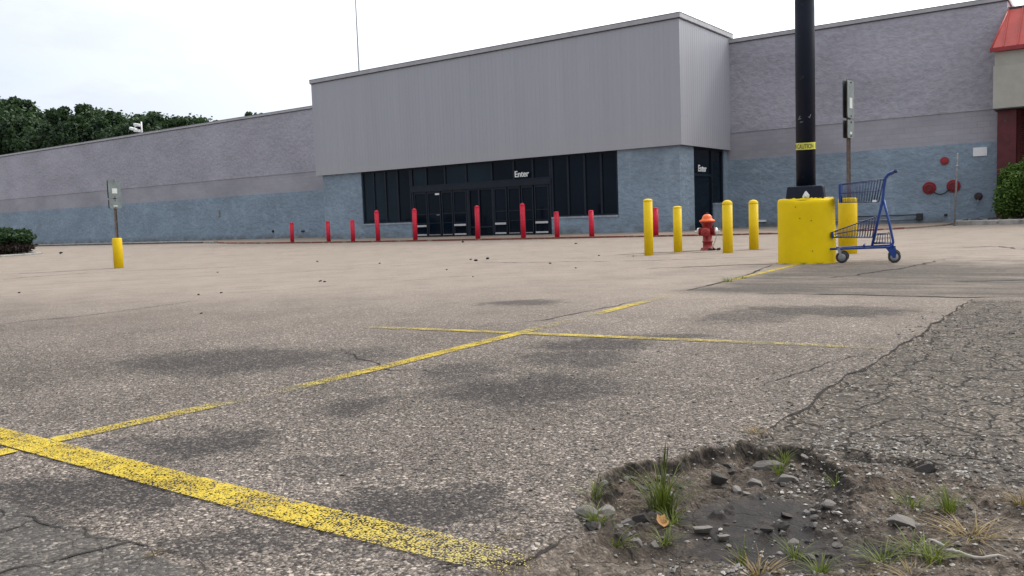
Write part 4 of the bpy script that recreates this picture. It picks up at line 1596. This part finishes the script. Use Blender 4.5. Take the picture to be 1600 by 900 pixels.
for x, z, w, hh, lb in WF:
    b = MB()
    b.box(x - w / 2, x + w / 2, FW - .07, FW + .01, z - hh / 2, z + hh / 2)
    b.lathe([(.03, .06), (.03, .12)], 10, facing(x, z))
    tag(b.build('wall_spigot', m_black, bevel=.01), lb, 'spigot')
b = MB()
b.box(-49.28, -49.08, FW - .06, FW + .01, 1.86, 2.06)
b.box(-49.28, -49.08, FW - .06, FW + .01, 1.62, 1.82)
tag(b.build('meter_box', m_galv, bevel=.01), 'small grey pair of stacked boxes on the blue wall at left', 'meter box')
b = MB()
b.box(-12.35, -11.95, FW - .10, FW + .02, .26, .34)
tag(b.build('wall_vent', m_white, bevel=.01), 'small pale vent ledge low on the blue wall behind the yellow bollards', 'vent')

# roof-edge floodlights on a short pole at the left
fl_ = empty('floodlight', (-58.15, 35.3, 7.95))
fl_.scale = (.85, .85, .9)
tag(fl_, 'white cluster of floodlights on a short pole above the left wall', 'floodlight')
b = MB()
b.lathe([(.06, -.4), (.06, .95)], 12)
b.build('pole', m_white, fl_)
for (ox, oz, tl) in ((-.45, .72, 10), (-1.15, .45, 14), (-.5, .25, 8)):
    b = MB()
    M_ = Matrix.Translation((ox, -.1, oz)) @ Matrix.Rotation(R(tl), 4, 'Y')
    b.box(-.42, .42, -.14, .14, -.11, .11, M_)
    b.build('lamp_housing', m_white, fl_, bevel=.04)
b = MB()
b.tube([(0, 0, .75), (-.6, -.05, .72), (-1.2, -.08, .5)], .035, 8)
b.tube([(0, 0, .25), (-.5, -.08, .25)], .035, 8)
b.build('bracket', m_white, fl_)

# tall thin mast behind the entrance
b = MB()
b.lathe([(.11, 0), (.10, 10), (.075, 24), (.06, 32)], 12)
o = b.build('mast', m_galv, loc=(-60.4, 72.0, 0))
o.location = (-72.66, 72.0, 0)
tag(o, 'tall thin mast rising behind the entrance block', 'mast')


# ------------------------------------------------------------------ vegetation
def leafmat(name, cols, sc=0.6, trans=0.25):
    m, n = mat(name)
    oi = n.n('ShaderNodeObjectInfo')
    P = n.pos()
    big = n.noise(P, sc, 4.0, 0.6)
    leaf = n.attr('leafv')
    v = n.m('ADD', n.m('MULTIPLY', big, 0.5), n.m('MULTIPLY', leaf, 0.5))
    c = n.ramp(v, [(0.2, cols[0]), (0.5, cols[1]), (0.85, cols[2])])
    rv = n.m('ADD', 0.8, n.m('MULTIPLY', oi.outputs['Random'], 0.4))
    c = n.vm('MULTIPLY', c, n.comb(rv, rv, rv))
    b = n.n('ShaderNodeBsdfPrincipled')
    n.put(b.inputs['Base Color'], c)
    b.inputs['Roughness'].default_value = 0.6
    b.inputs['Specular IOR Level'].default_value = 0.3
    tr = n.n('ShaderNodeBsdfTranslucent')
    n.put(tr.inputs[0], n.vm('MULTIPLY', c, (1.1, 1.3, 0.6)))
    mx = n.n('ShaderNodeMixShader')
    mx.inputs[0].default_value = trans
    n.t.links.new(b.outputs[0], mx.inputs[1])
    n.t.links.new(tr.outputs[0], mx.inputs[2])
    o = n.n('ShaderNodeOutputMaterial')
    n.t.links.new(mx.outputs[0], o.inputs[0])
    return m


m_leaf = leafmat('dark_tree_leaves', [(.016, .033, .019), (.036, .066, .032), (.075, .115, .050)], 0.35)
m_shrub = leafmat('shrub_leaves', [(.025, .06, .010), (.085, .16, .025), (.22, .32, .07)], 2.0)
m_hedge = leafmat('hedge_leaves', [(.012, .030, .012), (.028, .062, .022), (.055, .11, .035)], 1.2)
m_twig = leafmat('dry_hedge_twigs', [(.035, .026, .022), (.065, .048, .042), (.11, .085, .07)], 2.0, 0.1)
m_bark = simple('bark', (.07, .055, .045), 0.95, 0.0, 0.2, 0.4, 4.0, bump=0.8, bsc=10)
m_grass = leafmat('grass_blades', [(.062, .075, .018), (.115, .145, .028), (.21, .225, .06)], 30.0, 0.3)
m_straw = leafmat('dry_grass_blades', [(.13, .085, .035), (.22, .15, .06), (.32, .25, .11)], 30.0, 0.2)


def leaf_mesh(name, P, size, r, elong=1.6, nrm=None):
    k = len(P)
    a = r.normal(size=(k, 3))
    if nrm is not None:
        a = a * 0.7 + nrm
    a /= np.linalg.norm(a, axis=1)[:, None]
    b = r.normal(size=(k, 3))
    b -= a * (a * b).sum(1)[:, None]
    b /= np.linalg.norm(b, axis=1)[:, None]
    c = np.cross(a, b)
    s = size * (0.6 + 0.8 * r.random(k))[:, None]
    v = np.stack([P - b * s * elong * .5, P + c * s * .5, P + b * s * elong * .5, P - c * s * .5], 1).reshape(-1, 3)
    me = bpy.data.meshes.new(name)
    me.vertices.add(4 * k)
    me.vertices.foreach_set('co', v.ravel())
    me.loops.add(4 * k)
    me.loops.foreach_set('vertex_index', np.arange(4 * k))
    me.polygons.add(k)
    me.polygons.foreach_set('loop_start', np.arange(0, 4 * k, 4))
    me.update(calc_edges=True)
    at = me.attributes.new('leafv', 'FLOAT', 'FACE')
    at.data.foreach_set('value', r.random(k).astype(np.float32))
    return me


def crown_points(r, lobes, per, shell=0.55):
    out, nn = [], []
    for (c, rad) in lobes:
        d_ = r.normal(size=(per, 3))
        d_ /= np.linalg.norm(d_, axis=1)[:, None]
        t = (shell + (1 - shell) * r.random(per)) * (0.82 + 0.36 * r.random(per) ** 3)
        out.append(np.array(c) + d_ * t[:, None] * np.array(rad))
        nn.append(d_)
    return np.concatenate(out), np.concatenate(nn)


TREES = []
for variant in range(4):
    r = np.random.default_rng(100 + variant)
    lobes = []
    for k in range(26):
        t = r.random()
        zc = 5.5 + 9.5 * t
        spread = 4.2 * math.sqrt(max(0.05, 1 - ((zc - 9.5) / 7.0) ** 2))
        a = r.random() * 6.283
        rr = spread * math.sqrt(r.random())
        s = 1.2 + 1.1 * r.random()
        lobes.append(((rr * math.cos(a), rr * math.sin(a), zc), (s, s, s * .8)))
    for k in range(16):
        a = r.random() * 6.283
        t = r.random() ** .6
        zc = 9.5 + 6.6 * t
        rr = 4.9 * math.sqrt(max(.05, 1 - t * t)) * (.75 + .3 * r.random())
        s = .45 + .4 * r.random()
        lobes.append(((rr * math.cos(a), rr * math.sin(a), zc), (s, s, s)))
    pts, nn = crown_points(r, lobes, 460, .30)
    me = leaf_mesh('crown', pts, .27, r, 1.5, nn * .3)
    me.materials.append(m_leaf)
    tm = MB()
    tm.tube([(0, 0, -.5), (.1, .05, 3), (.05, .15, 7), (.1, 0, 12)], [.38, .28, .2, .06], 9)
    for k in range(6):
        c = lobes[k * 3][0]
        z0 = 4 + k
        tm.tube([(.08, .08, z0), (c[0] * .5, c[1] * .5, (z0 + c[2]) / 2 + .4), c], [.15, .09, .03], 6)
    tmesh = tm.build('trunk', m_bark)
    td = tmesh.data
    bpy.data.objects.remove(tmesh)
    TREES.append((me, td))

SKYL = [(0, 148), (30, 171), (60, 186), (90, 178), (120, 164), (150, 171), (170, 180), (205, 186), (235, 178), (262, 176), (290, 182), (322, 187)]
XS = {0: -169.4, 30: -162.0, 60: -155.0, 90: -148.4, 120: -142.1, 150: -136.1, 170: -132.3, 205: -125.8, 235: -120.6, 262: -116.0, 290: -111.6, 322: -106.6}


def cam_ray(px_, py_):
    return cr * ((px_ - 800) / 1320.56) - cu * ((py_ - 450) / 1320.56) + cf


r = np.random.default_rng(3)
tl = [('tallest dark green tree at the left end of the row behind the wall'), None, None, None,
      ('rounded high tree crown in the middle of the row behind the long wall'), None, None, None,
      ('dark tree just right of the white floodlights behind the wall'), None, None,
      ('last dark tree at the right end of the row, thinning against the sky')]
GEN = 'dark green broadleaf tree within the row behind the long block wall'
tc = 0
for i, (px_, py_) in enumerate(SKYL):
    for row in range(2):
        Y = 78.0 + row * 9 + r.uniform(-2, 2)
        pyy = py_ + (0 if row == 0 else r.uniform(2, 10))
        pxx = px_ + (0 if row == 0 else 14)
        v = cam_ray(pxx, pyy)
        k = Y / v.y
        X, top = v.x * k, .77 + v.z * k
        me, td = TREES[tc % 4]
        tc += 1
        root = empty('broadleaf_tree', (X, Y, 0), r.uniform(0, 6.28))
        sc = top / 16.6
        wd = 1.25 * max(.95, min(1.5, sc)) * r.uniform(.85, 1.1)
        root.scale = (wd, wd, sc)
        c_ = bpy.data.objects.new('crown', me)
        COL.objects.link(c_)
        c_.parent = root
        t_ = bpy.data.objects.new('trunk', td)
        COL.objects.link(t_)
        t_.parent = root
        lab = tl[i] if (row == 0 and tl[i]) else GEN
        tag(root, lab, 'tree', 'trees behind the long wall')
# sparse treetop showing just above the wall further right
r = np.random.default_rng(55)
v = cam_ray(388, 170)
k = 80 / v.y
X, top = v.x * k, .77 + v.z * k
root = empty('young_tree', (X, 80, 0))
tag(root, 'thin sparse treetop just showing above the wall left of the entrance block', 'tree')
lob = [((-.6 + q * 1.1, r.uniform(-.5, .5), top - .5 - (.5 if q else 0) - .4 * r.random()), (.45, .45, .6)) for q in range(4)]
lob += [((r.uniform(-1.2, 2.5), 0, top - 2.2 - r.random()), (1.1, .8, .8)) for q in range(6)]
pts, nn = crown_points(r, lob, 60)
me = leaf_mesh('crown', pts, .30, r)
me.materials.append(m_leaf)
c_ = bpy.data.objects.new('crown', me)
COL.objects.link(c_)
c_.parent = root
tm = MB()
tm.tube([(0, 0, -.3), (.1, 0, top * .5), (0, 0, top - .8)], [.2, .14, .03], 8)
for l_ in lob:
    tm.tube([(0.05, 0, top * .7), l_[0]], [.06, .02], 5)
tm.build('trunk', m_bark, root)


def bush(name, loc, rad, hgt, size, m, lab, grp, seed, nl=22, per=420, cut=None, zb=0.0):
    r = np.random.default_rng(seed)
    root = empty(name, loc)
    tag(root, lab, 'shrub', grp)
    lobes = []
    for k in range(nl):
        a = r.random() * 6.283
        rr = rad * .72 * math.sqrt(r.random())
        zc = zb + hgt * ((.45 if cut else .18) + (.35 if cut else .62) * r.random()) * (1 - .25 * (rr / rad) ** 2)
        s = rad * (.26 + .16 * r.random())
        lobes.append(((rr * math.cos(a), rr * math.sin(a), zc), (s, s, min(s, hgt * .22))))
    pts, nn = crown_points(r, lobes, per, .5)
    pts = pts[pts[:, 2] > (zb + hgt * .30 if cut else .02)]
    nn = nn[:len(pts)]
    me = leaf_mesh('foliage', pts, size, r, 1.8)
    me.materials.append(m)
    o_ = bpy.data.objects.new('foliage', me)
    COL.objects.link(o_)
    o_.parent = root
    if cut:
        lo_ = [((l_[0][0] * .93, l_[0][1] * .93, zb + hgt * .14 + .10 * r.random()), (l_[1][0], l_[1][1], hgt * .20)) for l_ in lobes]
        p2, n2 = crown_points(r, lo_, 200, .6)
        p2 = p2[p2[:, 2] > .02]
        me2 = leaf_mesh('dry_twigs', p2, size * .8, r, 3.0)
        me2.materials.append(m_twig)
        o2 = bpy.data.objects.new('dry_twigs', me2)
        COL.objects.link(o2)
        o2.parent = root
    sm2 = MB()
    for k in range(9):
        c = lobes[k][0]
        sm2.tube([(c[0] * .1, c[1] * .1, -.05), (c[0] * .5, c[1] * .5, c[2] * .5), c], [.02, .014, .006], 5)
    sm2.build('stems', m_bark, root)
    return root


bush('hedge_shrub', (-38.7, 16.75, 0), 1.2, 1.12, .085, m_hedge, 'low dark green shrub at the right tip of the kerbed island', 'shrubs on the island', 11, zb=0.12, cut=True)
bush('hedge_shrub', (-37.6, 14.5, 0), 1.3, 1.2, .085, m_hedge, 'low dark green shrub at the left edge of the photo on the island', 'shrubs on the island', 12, zb=0.1, cut=True)
bush('hedge_shrub', (-41.2, 17.9, 0), 1.2, 1.0, .085, m_hedge, 'low dark shrub set back behind the tip of the island', 'shrubs on the island', 13, zb=0.1, cut=True)
bush('round_shrub', (-2.42, 33.2, .1), 1.32, 2.35, .052, m_shrub, 'bright green shrub in the kerbed bed before the red column', None, 21, 46, 800)


# grass
def tuft(loc, nb, hgt, spread, lab, m, seed, grp='grass tufts in the broken asphalt', seedheads=0, name='grass_tuft'):
    r = np.random.default_rng(seed)
    vs, fs, val = [], [], []
    for k in range(nb):
        a = r.random() * 6.283
        rr = spread * .35 * r.random()
        bx, by = rr * math.cos(a), rr * math.sin(a)
        L = hgt * (.45 + .65 * r.random())
        a2 = a + r.normal() * .5
        lean = spread * (.3 + .9 * r.random())
        w = .0009 + .0013 * r.random()
        pa = Vector((-math.sin(a2), math.cos(a2), 0))
        va_ = r.random()
        b0 = len(vs)
        ns = 5
        for s in range(ns + 1):
            t = s / ns
            c = Vector((bx + lean * t ** 1.8 * math.cos(a2), by + lean * t ** 1.8 * math.sin(a2), L * (t - .28 * t ** 3) - .008))
            ww = w * (1 - t) ** .7 + .0002
            vs += [tuple(c - pa * ww), tuple(c + pa * ww)]
        for s in range(ns):
            fs.append((b0 + 2 * s, b0 + 2 * s + 1, b0 + 2 * s + 3, b0 + 2 * s + 2))
            val.append(va_)
    for k in range(seedheads):
        a = r.random() * 6.283
        top = Vector((.015 * math.cos(a), .015 * math.sin(a), hgt * (1.0 + .3 * r.random())))
        b0 = len(vs)
        for s in range(9):
            t = s / 8
            ww = .0007 if t < .7 else .0013 * math.sin(math.pi * (t - .7) / .3 + .1) + .0004
            c = top * t
            vs += [(c.x - ww, c.y, c.z), (c.x + ww, c.y, c.z)]
        for s in range(8):
            fs.append((b0 + 2 * s, b0 + 2 * s + 1, b0 + 2 * s + 3, b0 + 2 * s + 2))
            val.append(.05)
    me = bpy.data.meshes.new(name)
    me.from_pydata(vs, [], fs)
    at = me.attributes.new('leafv', 'FLOAT', 'FACE')
    at.data.foreach_set('value', val)
    me.materials.append(m)
    o_ = bpy.data.objects.new(name, me)
    COL.objects.link(o_)
    o_.location = (loc[0], loc[1], gz_at(*loc))
    tag(o_, lab, 'grass', grp)
    return o_


TU = [((-.91, 1.88), 95, .135, .075, 'tallest dense green grass tuft with dark seed stalks at the hole edge', m_grass, 3),
      ((-.86, 1.82), 26, .05, .05, 'drooping grass blades at the foot of the tallest tuft', m_grass, 0),
      ((-1.06, 1.80), 22, .05, .05, 'thin dark grass tuft at the left rim of the hole', m_grass, 1),
      ((-.955, 1.625), 34, .055, .045, 'bright green tuft at the lower left edge of the hole', m_grass, 0),
      ((-.89, 1.60), 26, .045, .045, 'small sparse tuft below the broken slabs at the lower left', m_grass, 0),
      ((-.82, 1.70), 20, .04, .04, 'small green tuft beside the orange leaf', m_grass, 0),
      ((-.78, 2.42), 26, .06, .035, 'green tuft on the far rim of the hole', m_grass, 0),
      ((-.77, 2.33), 20, .05, .03, 'thin tuft on the rubble just inside the far rim', m_grass, 0),
      ((-.90, 2.52), 24, .035, .045, 'low olive tuft on the asphalt edge behind the hole', m_straw, 0),
      ((-.31, 2.15), 42, .075, .045, 'upright yellow green tuft right of the hole near the loose gravel', m_grass, 0),
      ((-.39, 2.14), 22, .05, .05, 'thin dark wiry tuft right of the hole, left of the upright one', m_grass, 0),
      ((-.38, 1.79), 40, .05, .055, 'spreading green tuft low at the right, left of the stick', m_grass, 0),
      ((-.33, 1.85), 34, .04, .055, 'low spreading tuft between the green tuft and the stick', m_grass, 0),
      ((-.29, 1.82), 36, .045, .05, 'mixed green and brown tuft at the left end of the stick', m_grass, 0),
      ((-.57, 1.60), 50, .045, .06, 'dry brown tuft in front of the muddy hole', m_straw, 0),
      ((-.62, 1.64), 12, .065, .03, 'single tall pale blades at the near edge of the mud', m_grass, 0),
      ((-.545, 1.745), 26, .045, .045, 'small green tuft at the near edge of the mud', m_grass, 0),
      ((-.47, 1.68), 34, .045, .05, 'yellow green tuft in front of the hole toward the right', m_grass, 0),
      ((-.17, 2.24), 30, .045, .04, 'small orange and green tuft at the right edge of the photo', m_straw, 0),
      ((-.24, 1.98), 44, .035, .09, 'flat patch of dry brown grass right of the hole', m_straw, 0),
      ((-.31, 1.72), 40, .03, .06, 'reddish dry tuft at the bottom right below the stick', m_straw, 0),
      ((-1.07, 1.455), 14, .02, .025, 'tiny dry tuft by the end of the thick yellow line', m_straw, 0),
      ((-1.69, .985), 14, .022, .02, 'tiny brown weed in the crack at bottom left', m_straw, 0),
      ((-.60, 2.28), 14, .05, .035, 'few thin blades on the rubble at the far right of the hole', m_grass, 0)]
for k, (loc, nb, hg, spd, lb, mm, sh) in enumerate(TU):
    tuft(loc, int(nb * 1.5), hg * 1.2, spd * 1.25, lb, mm, 500 + k, seedheads=sh)
for k, (loc, nb, hg, spd, lb) in enumerate([((-3.02, 7.75), 60, .09, .16, 'green weeds along the crack at the near end of the yellow line'),
                                            ((-3.03, 8.15), 40, .07, .14, 'green weeds on the yellow line toward the lamp base'),
                                            ((-3.09, 10.40), 46, .07, .12, 'small weeds at the foot of the yellow lamp base'),
                                            ((-3.32, 10.42), 30, .05, .10, 'sparse weeds at the left foot of the yellow lamp base'),
                                            ((-2.93, 10.47), 34, .06, .10, 'weeds at the right foot of the yellow lamp base')]):
    tuft(loc, nb, hg, spd, lb, m_grass, 700 + k, 'weeds near the lamp base')

# ------------------------------------------------------------------ rubble, stick, leaf, debris
m_rub = simple('asphalt_rubble', (.215, .195, .175), 0.9, 0.0, 0.3, 0.5, 40.0, bump=0.5, bsc=160)
m_rubd = simple('dark_rubble', (.075, .067, .061), 0.9, 0.0, 0.3, 0.5, 40.0, bump=0.5, bsc=160)
m_clod = simple('dark_clod', (.03, .026, .024), 0.95, 0.0, 0.2, 0.4, 30.0)
CH = []
for kk in range(6):
    r = np.random.default_rng(900 + kk)
    bm = bmesh.new()
    bmesh.ops.create_icosphere(bm, subdivisions=4, radius=1.0)
    planes = r.normal(size=(15, 3))
    planes /= np.linalg.norm(planes, axis=1)[:, None]
    dd = .42 + .33 * r.random(15)
    for v in bm.verts:
        p_ = np.array(v.co)
        for q in range(15):
            e_ = p_ @ planes[q] - dd[q]
            if e_ > 0:
                p_ = p_ - planes[q] * e_
        p_ = p_ * (1.25 + .014 * r.normal())
        v.co = p_
    for f in bm.faces:
        f.smooth = False
    me = bpy.data.meshes.new('asphalt_chunk')
    bm.to_mesh(me)
    bm.free()
    CH.append(me)


def chunk(x, y, sx, sy, sz, m, lab, grp, rz=None, name='asphalt_chunk', sink=.35, kk=None, tilt=.25):
    kk = random.randrange(6) if kk is None else kk
    me = CH[kk]
    key = (kk, m.name)
    if key not in chunk.cache:
        c = me.copy()
        c.materials.append(m)
        chunk.cache[key] = c
    o_ = bpy.data.objects.new(name, chunk.cache[key])
    COL.objects.link(o_)
    o_.scale = (sx, sy, sz)
    o_.rotation_euler = (random.uniform(-tilt, tilt), random.uniform(-tilt, tilt), random.uniform(0, 6.28) if rz is None else rz)
    o_.location = (x, y, gz_at(x, y) + sz * (1 - sink) * .8)
    tag(o_, lab, 'rubble', grp)
    return o_


chunk.cache = {}
G1 = 'broken asphalt chunks in and around the hole'
SPEC = [(-.775, 1.80, .045, .022, .014, m_rub, 'flat pale slab chunk at the left edge of the mud', R(18)),
        (-.715, 1.78, .028, .017, .012, m_rub, 'second pale flat chunk, right of the slab chunk in the mud', R(25)),
        (-.64, 1.85, .030, .016, .011, m_rubd, 'dark elongated chunk in the middle of the mud', R(36)),
        (-.61, 1.88, .014, .010, .010, m_rub, 'small pale chunk beside the dark elongated one', 1.),
        (-.555, 1.93, .018, .013, .010, m_rub, 'grey chunk at the right edge of the mud', 2.),
        (-.82, 2.14, .040, .014, .014, m_rub, 'long pale chunk lying slanted near the far rim', R(120)),
        (-.79, 2.21, .035, .022, .016, m_rub, 'blocky grey chunk just right of the long slanted one', R(30)),
        (-.78, 2.10, .020, .013, .011, m_rub, 'small pale chunk in front of the far rubble', .4),
        (-.80, 2.37, .070, .045, .022, m_rub, 'large flat slab under the far rim of the hole', R(35)),
        (-.72, 2.28, .050, .030, .020, m_rub, 'broad chunk at the far right of the hole', R(20)),
        (-.97, 1.695, .048, .036, .022, m_rub, 'largest pale slab at the left side of the hole', R(60)),
        (-.99, 1.64, .035, .028, .018, m_rub, 'second slab below the largest at the left side', R(10)),
        (-.87, 1.655, .026, .014, .011, m_rub, 'flat chunk below the orange leaf', R(160)),
        (-.925, 1.80, .030, .024, .022, m_rubd, 'dark lump under the tallest grass tuft', .3),
        (-.94, 1.96, .045, .03, .022, m_rub, 'grey lump behind the tallest grass tuft', .9),
        (-.88, 2.16, .045, .03, .026, m_rubd, 'dark lump against the left far wall of the hole', .2),
        (-.38, 2.03, .055, .035, .016, m_rub, 'flat grey slab in the dirt right of the hole', R(25)),
        (-.405, 2.43, .035, .024, .026, m_rubd, 'dark clump of asphalt on the gravel at the right', .5),
        (-.64, 1.99, .026, .018, .008, m_rubd, 'low dark lump in the mud', .3)]
for x, y, a, b2, c, m, lb, rz in SPEC:
    chunk(x, y, a * .74, b2 * .74, c * .78, m, lb, G1, rz)
r = np.random.default_rng(31)
for k in range(105):
    a = r.random() * 6.283
    q = .38 + .60 * r.random() ** .8
    rb1 = float(np.interp(a, np.concatenate([_a - 2 * np.pi, _a, _a + 2 * np.pi]), np.tile(_r, 3)))
    x, y = PC[0] + q * rb1 * math.cos(a), PC[1] + q * rb1 * math.sin(a)
    s = .0045 + .012 * r.random() ** 3
    chunk(x, y, s * 1.3, s, s * .75, m_rub if r.random() < .6 else m_rubd, 'small loose bit of broken asphalt scattered around the inside of the hole', G1)
# stones scattered on the paving: fine loose gravel, uncountable
gv = MB()
r = np.random.default_rng(77)
base_v = [Vector(v) for v in ((1, 0, 0), (-1, 0, 0), (0, 1, 0), (0, -1, 0), (0, 0, 1), (0, 0, -1))]
base_f = [(0, 2, 4), (2, 1, 4), (1, 3, 4), (3, 0, 4), (2, 0, 5), (1, 2, 5), (3, 1, 5), (0, 3, 5)]
gp = []
for k in range(9500):
    u = r.random()
    if u < .50:
        x, y = r.uniform(-.75, .05), r.uniform(1.45, 2.75)
    elif u < .85:
        x, y = r.uniform(-.95, .3), 2.3 + 3.5 * r.random() ** 1.5
    elif u < .93:
        x, y = r.uniform(-1.05, -.5), r.uniform(1.4, 2.6)
    else:
        x, y = r.uniform(-2.2, -.9), r.uniform(1.4, 4)
    gp.append((x, y))
gp = np.array(gp)
zz, _, mu, _, _ = ground_fields(gp[:, 0], gp[:, 1])
for (x, y), z, mm in zip(gp, zz, mu):
    if mm > .5 and r.random() < .85:
        continue
    s = .0020 + .0062 * r.random() ** 4
    rot = Matrix.Rotation(r.random() * 6.28, 3, 'Z') @ Matrix.Rotation(r.normal() * .4, 3, 'X')
    sc3 = (s * (1 + .5 * r.random()), s * (.7 + .4 * r.random()), s * .6)
    gv.add([tuple(rot @ Vector((v.x * sc3[0] * (.8 + .4 * r.random()), v.y * sc3[1], v.z * sc3[2])) + Vector((x, y, z + s * .25))) for v in base_v], base_f)
m_grav, n = mat('loose_gravel')
gi = n.n('ShaderNodeNewGeometry')
c = n.ramp(gi.outputs['Random Per Island'], [(0, (.05, .045, .04)), (.4, (.13, .118, .105)), (.75, (.25, .23, .205)), (1, (.48, .45, .41))])
n.shader(c, .85, 0, .3)
o = gv.build('loose_gravel', m_grav)
tag(o, 'fine loose gravel scattered over the broken asphalt', 'gravel', None, 'stuff')

# orange leaf
lf = MB()
out = [(0, -.028), (.016, -.014), (.022, .004), (.012, .012), (.010, .026), (-.004, .020), (-.016, .024), (-.02, .004), (-.014, -.012)]
lf.add([(x * .72, y * .72, .006 + .5 * x * x * 20 * .5 + abs(y) * .25) for x, y in out] + [(0, 0, .0)], [(i, (i + 1) % 9, 9) for i in range(9)])
o = lf.build('dry_leaf', simple('dry_orange_leaf', (.50, .27, .11), .7, 0, .3, .2, 40.0))
o.location = (-.872, 1.79, gz_at(-.872, 1.79) + .006)
o.rotation_euler = (R(32), R(8), R(40))
md = o.modifiers.new('thickness', 'SOLIDIFY')
md.thickness = .001
tag(o, 'dry orange leaf lying left of the mud in the hole', 'leaf')
# bleached stick
sk_ = MB()
a, b = (-.275, 1.845), (-.165, 1.862)
sk_.tube([(a[0] + (b[0] - a[0]) * t, a[1] + (b[1] - a[1]) * t, gz_at(a[0] + (b[0] - a[0]) * t, a[1] + (b[1] - a[1]) * t) * .3 + (h(*a) - .008) * .7 + .008 + .003 * math.sin(9 * t) * (1 + t) - .002) for t in np.linspace(0, 1, 9)],
         [.002, .0032, .0028, .003, .0034, .0027, .003, .0024, .0012], 8)
sk_.tube([(-.275, 1.845, h(*a) + .004), (-.295, 1.856, h(*a) + .007), (-.305, 1.854, h(*a) + .009)], [.0035, .003, .001], 6)
o = sk_.build('stick', simple('bleached_wood', (.46, .42, .37), .8, 0, .3, .3, 30.0))
tag(o, 'short bleached grey stick on the dirt at the lower right', 'stick')
# dark clods on the lot
r = np.random.default_rng(5)
DEB = [(-11.61, 11.8, .05), (-2.21, 2.25, .008), (-3.79, 1.81, .010), (-9.44, 12.05, .09), (-9.7, 12.74, .08), (-10.0, 12.6, .05), (-7.06, 10.86, .04),
       (-7.94, 9.44, .035), (-8.21, 7.27, .035), (-8.05, 7.2, .04), (-8.1, 5.44, .035), (-8.04, 5.68, .03), (-1.61, 1.81, .007), (-1.54, 2.24, .010),
       (-1.37, 2.57, .009), (-11.63, 5.18, .04), (-6.17, 4.16, .025), (-3.37, 2.38, .007), (-6.7, 12.9, .03), (-7.6, 13.3, .04), (-13.5, 9.5, .04),
       (-5.9, 9.7, .03), (-6.4, 8.1, .025), (-15.2, 13.4, .06), (-22.5, 12.6, .06), (-37.0, 18.3, .14), (-35.6, 17.6, .10), (-18.9, 23.4, .12), (-12.4, 20.4, .07)]
for x, y, s in DEB:
    o = chunk(x, y, s * .62, s * .4, s * .28, m_clod, 'dark clod of debris lying loose on the pale asphalt lot', 'dark clods on the lot', name='debris_clod', sink=.3)
    o['category'] = 'debris'
# pile of debris at hydrant foot and mulch lumps by the red column
for k in range(5):
    o = chunk(-6.05 + r.normal() * .06, 14.86 + r.normal() * .06, .045, .035, .03, m_clod, 'dark crumbled debris piled at the foot of the fire hydrant', 'debris at the hydrant foot', name='debris_clod')
    o['category'] = 'debris'
for k in range(26):
    x, y = r.uniform(-4.3, -2.2), r.uniform(32.1, 34.1)
    o = chunk(x, y, .09 + .06 * r.random(), .07, .06, m_rubd if k % 3 else m_rub, 'dark lump of mulch or stone in the kerbed bed by the shrub', 'lumps in the planting bed', name='bed_stone')
    o.location.z = .15
    o['category'] = 'stone'
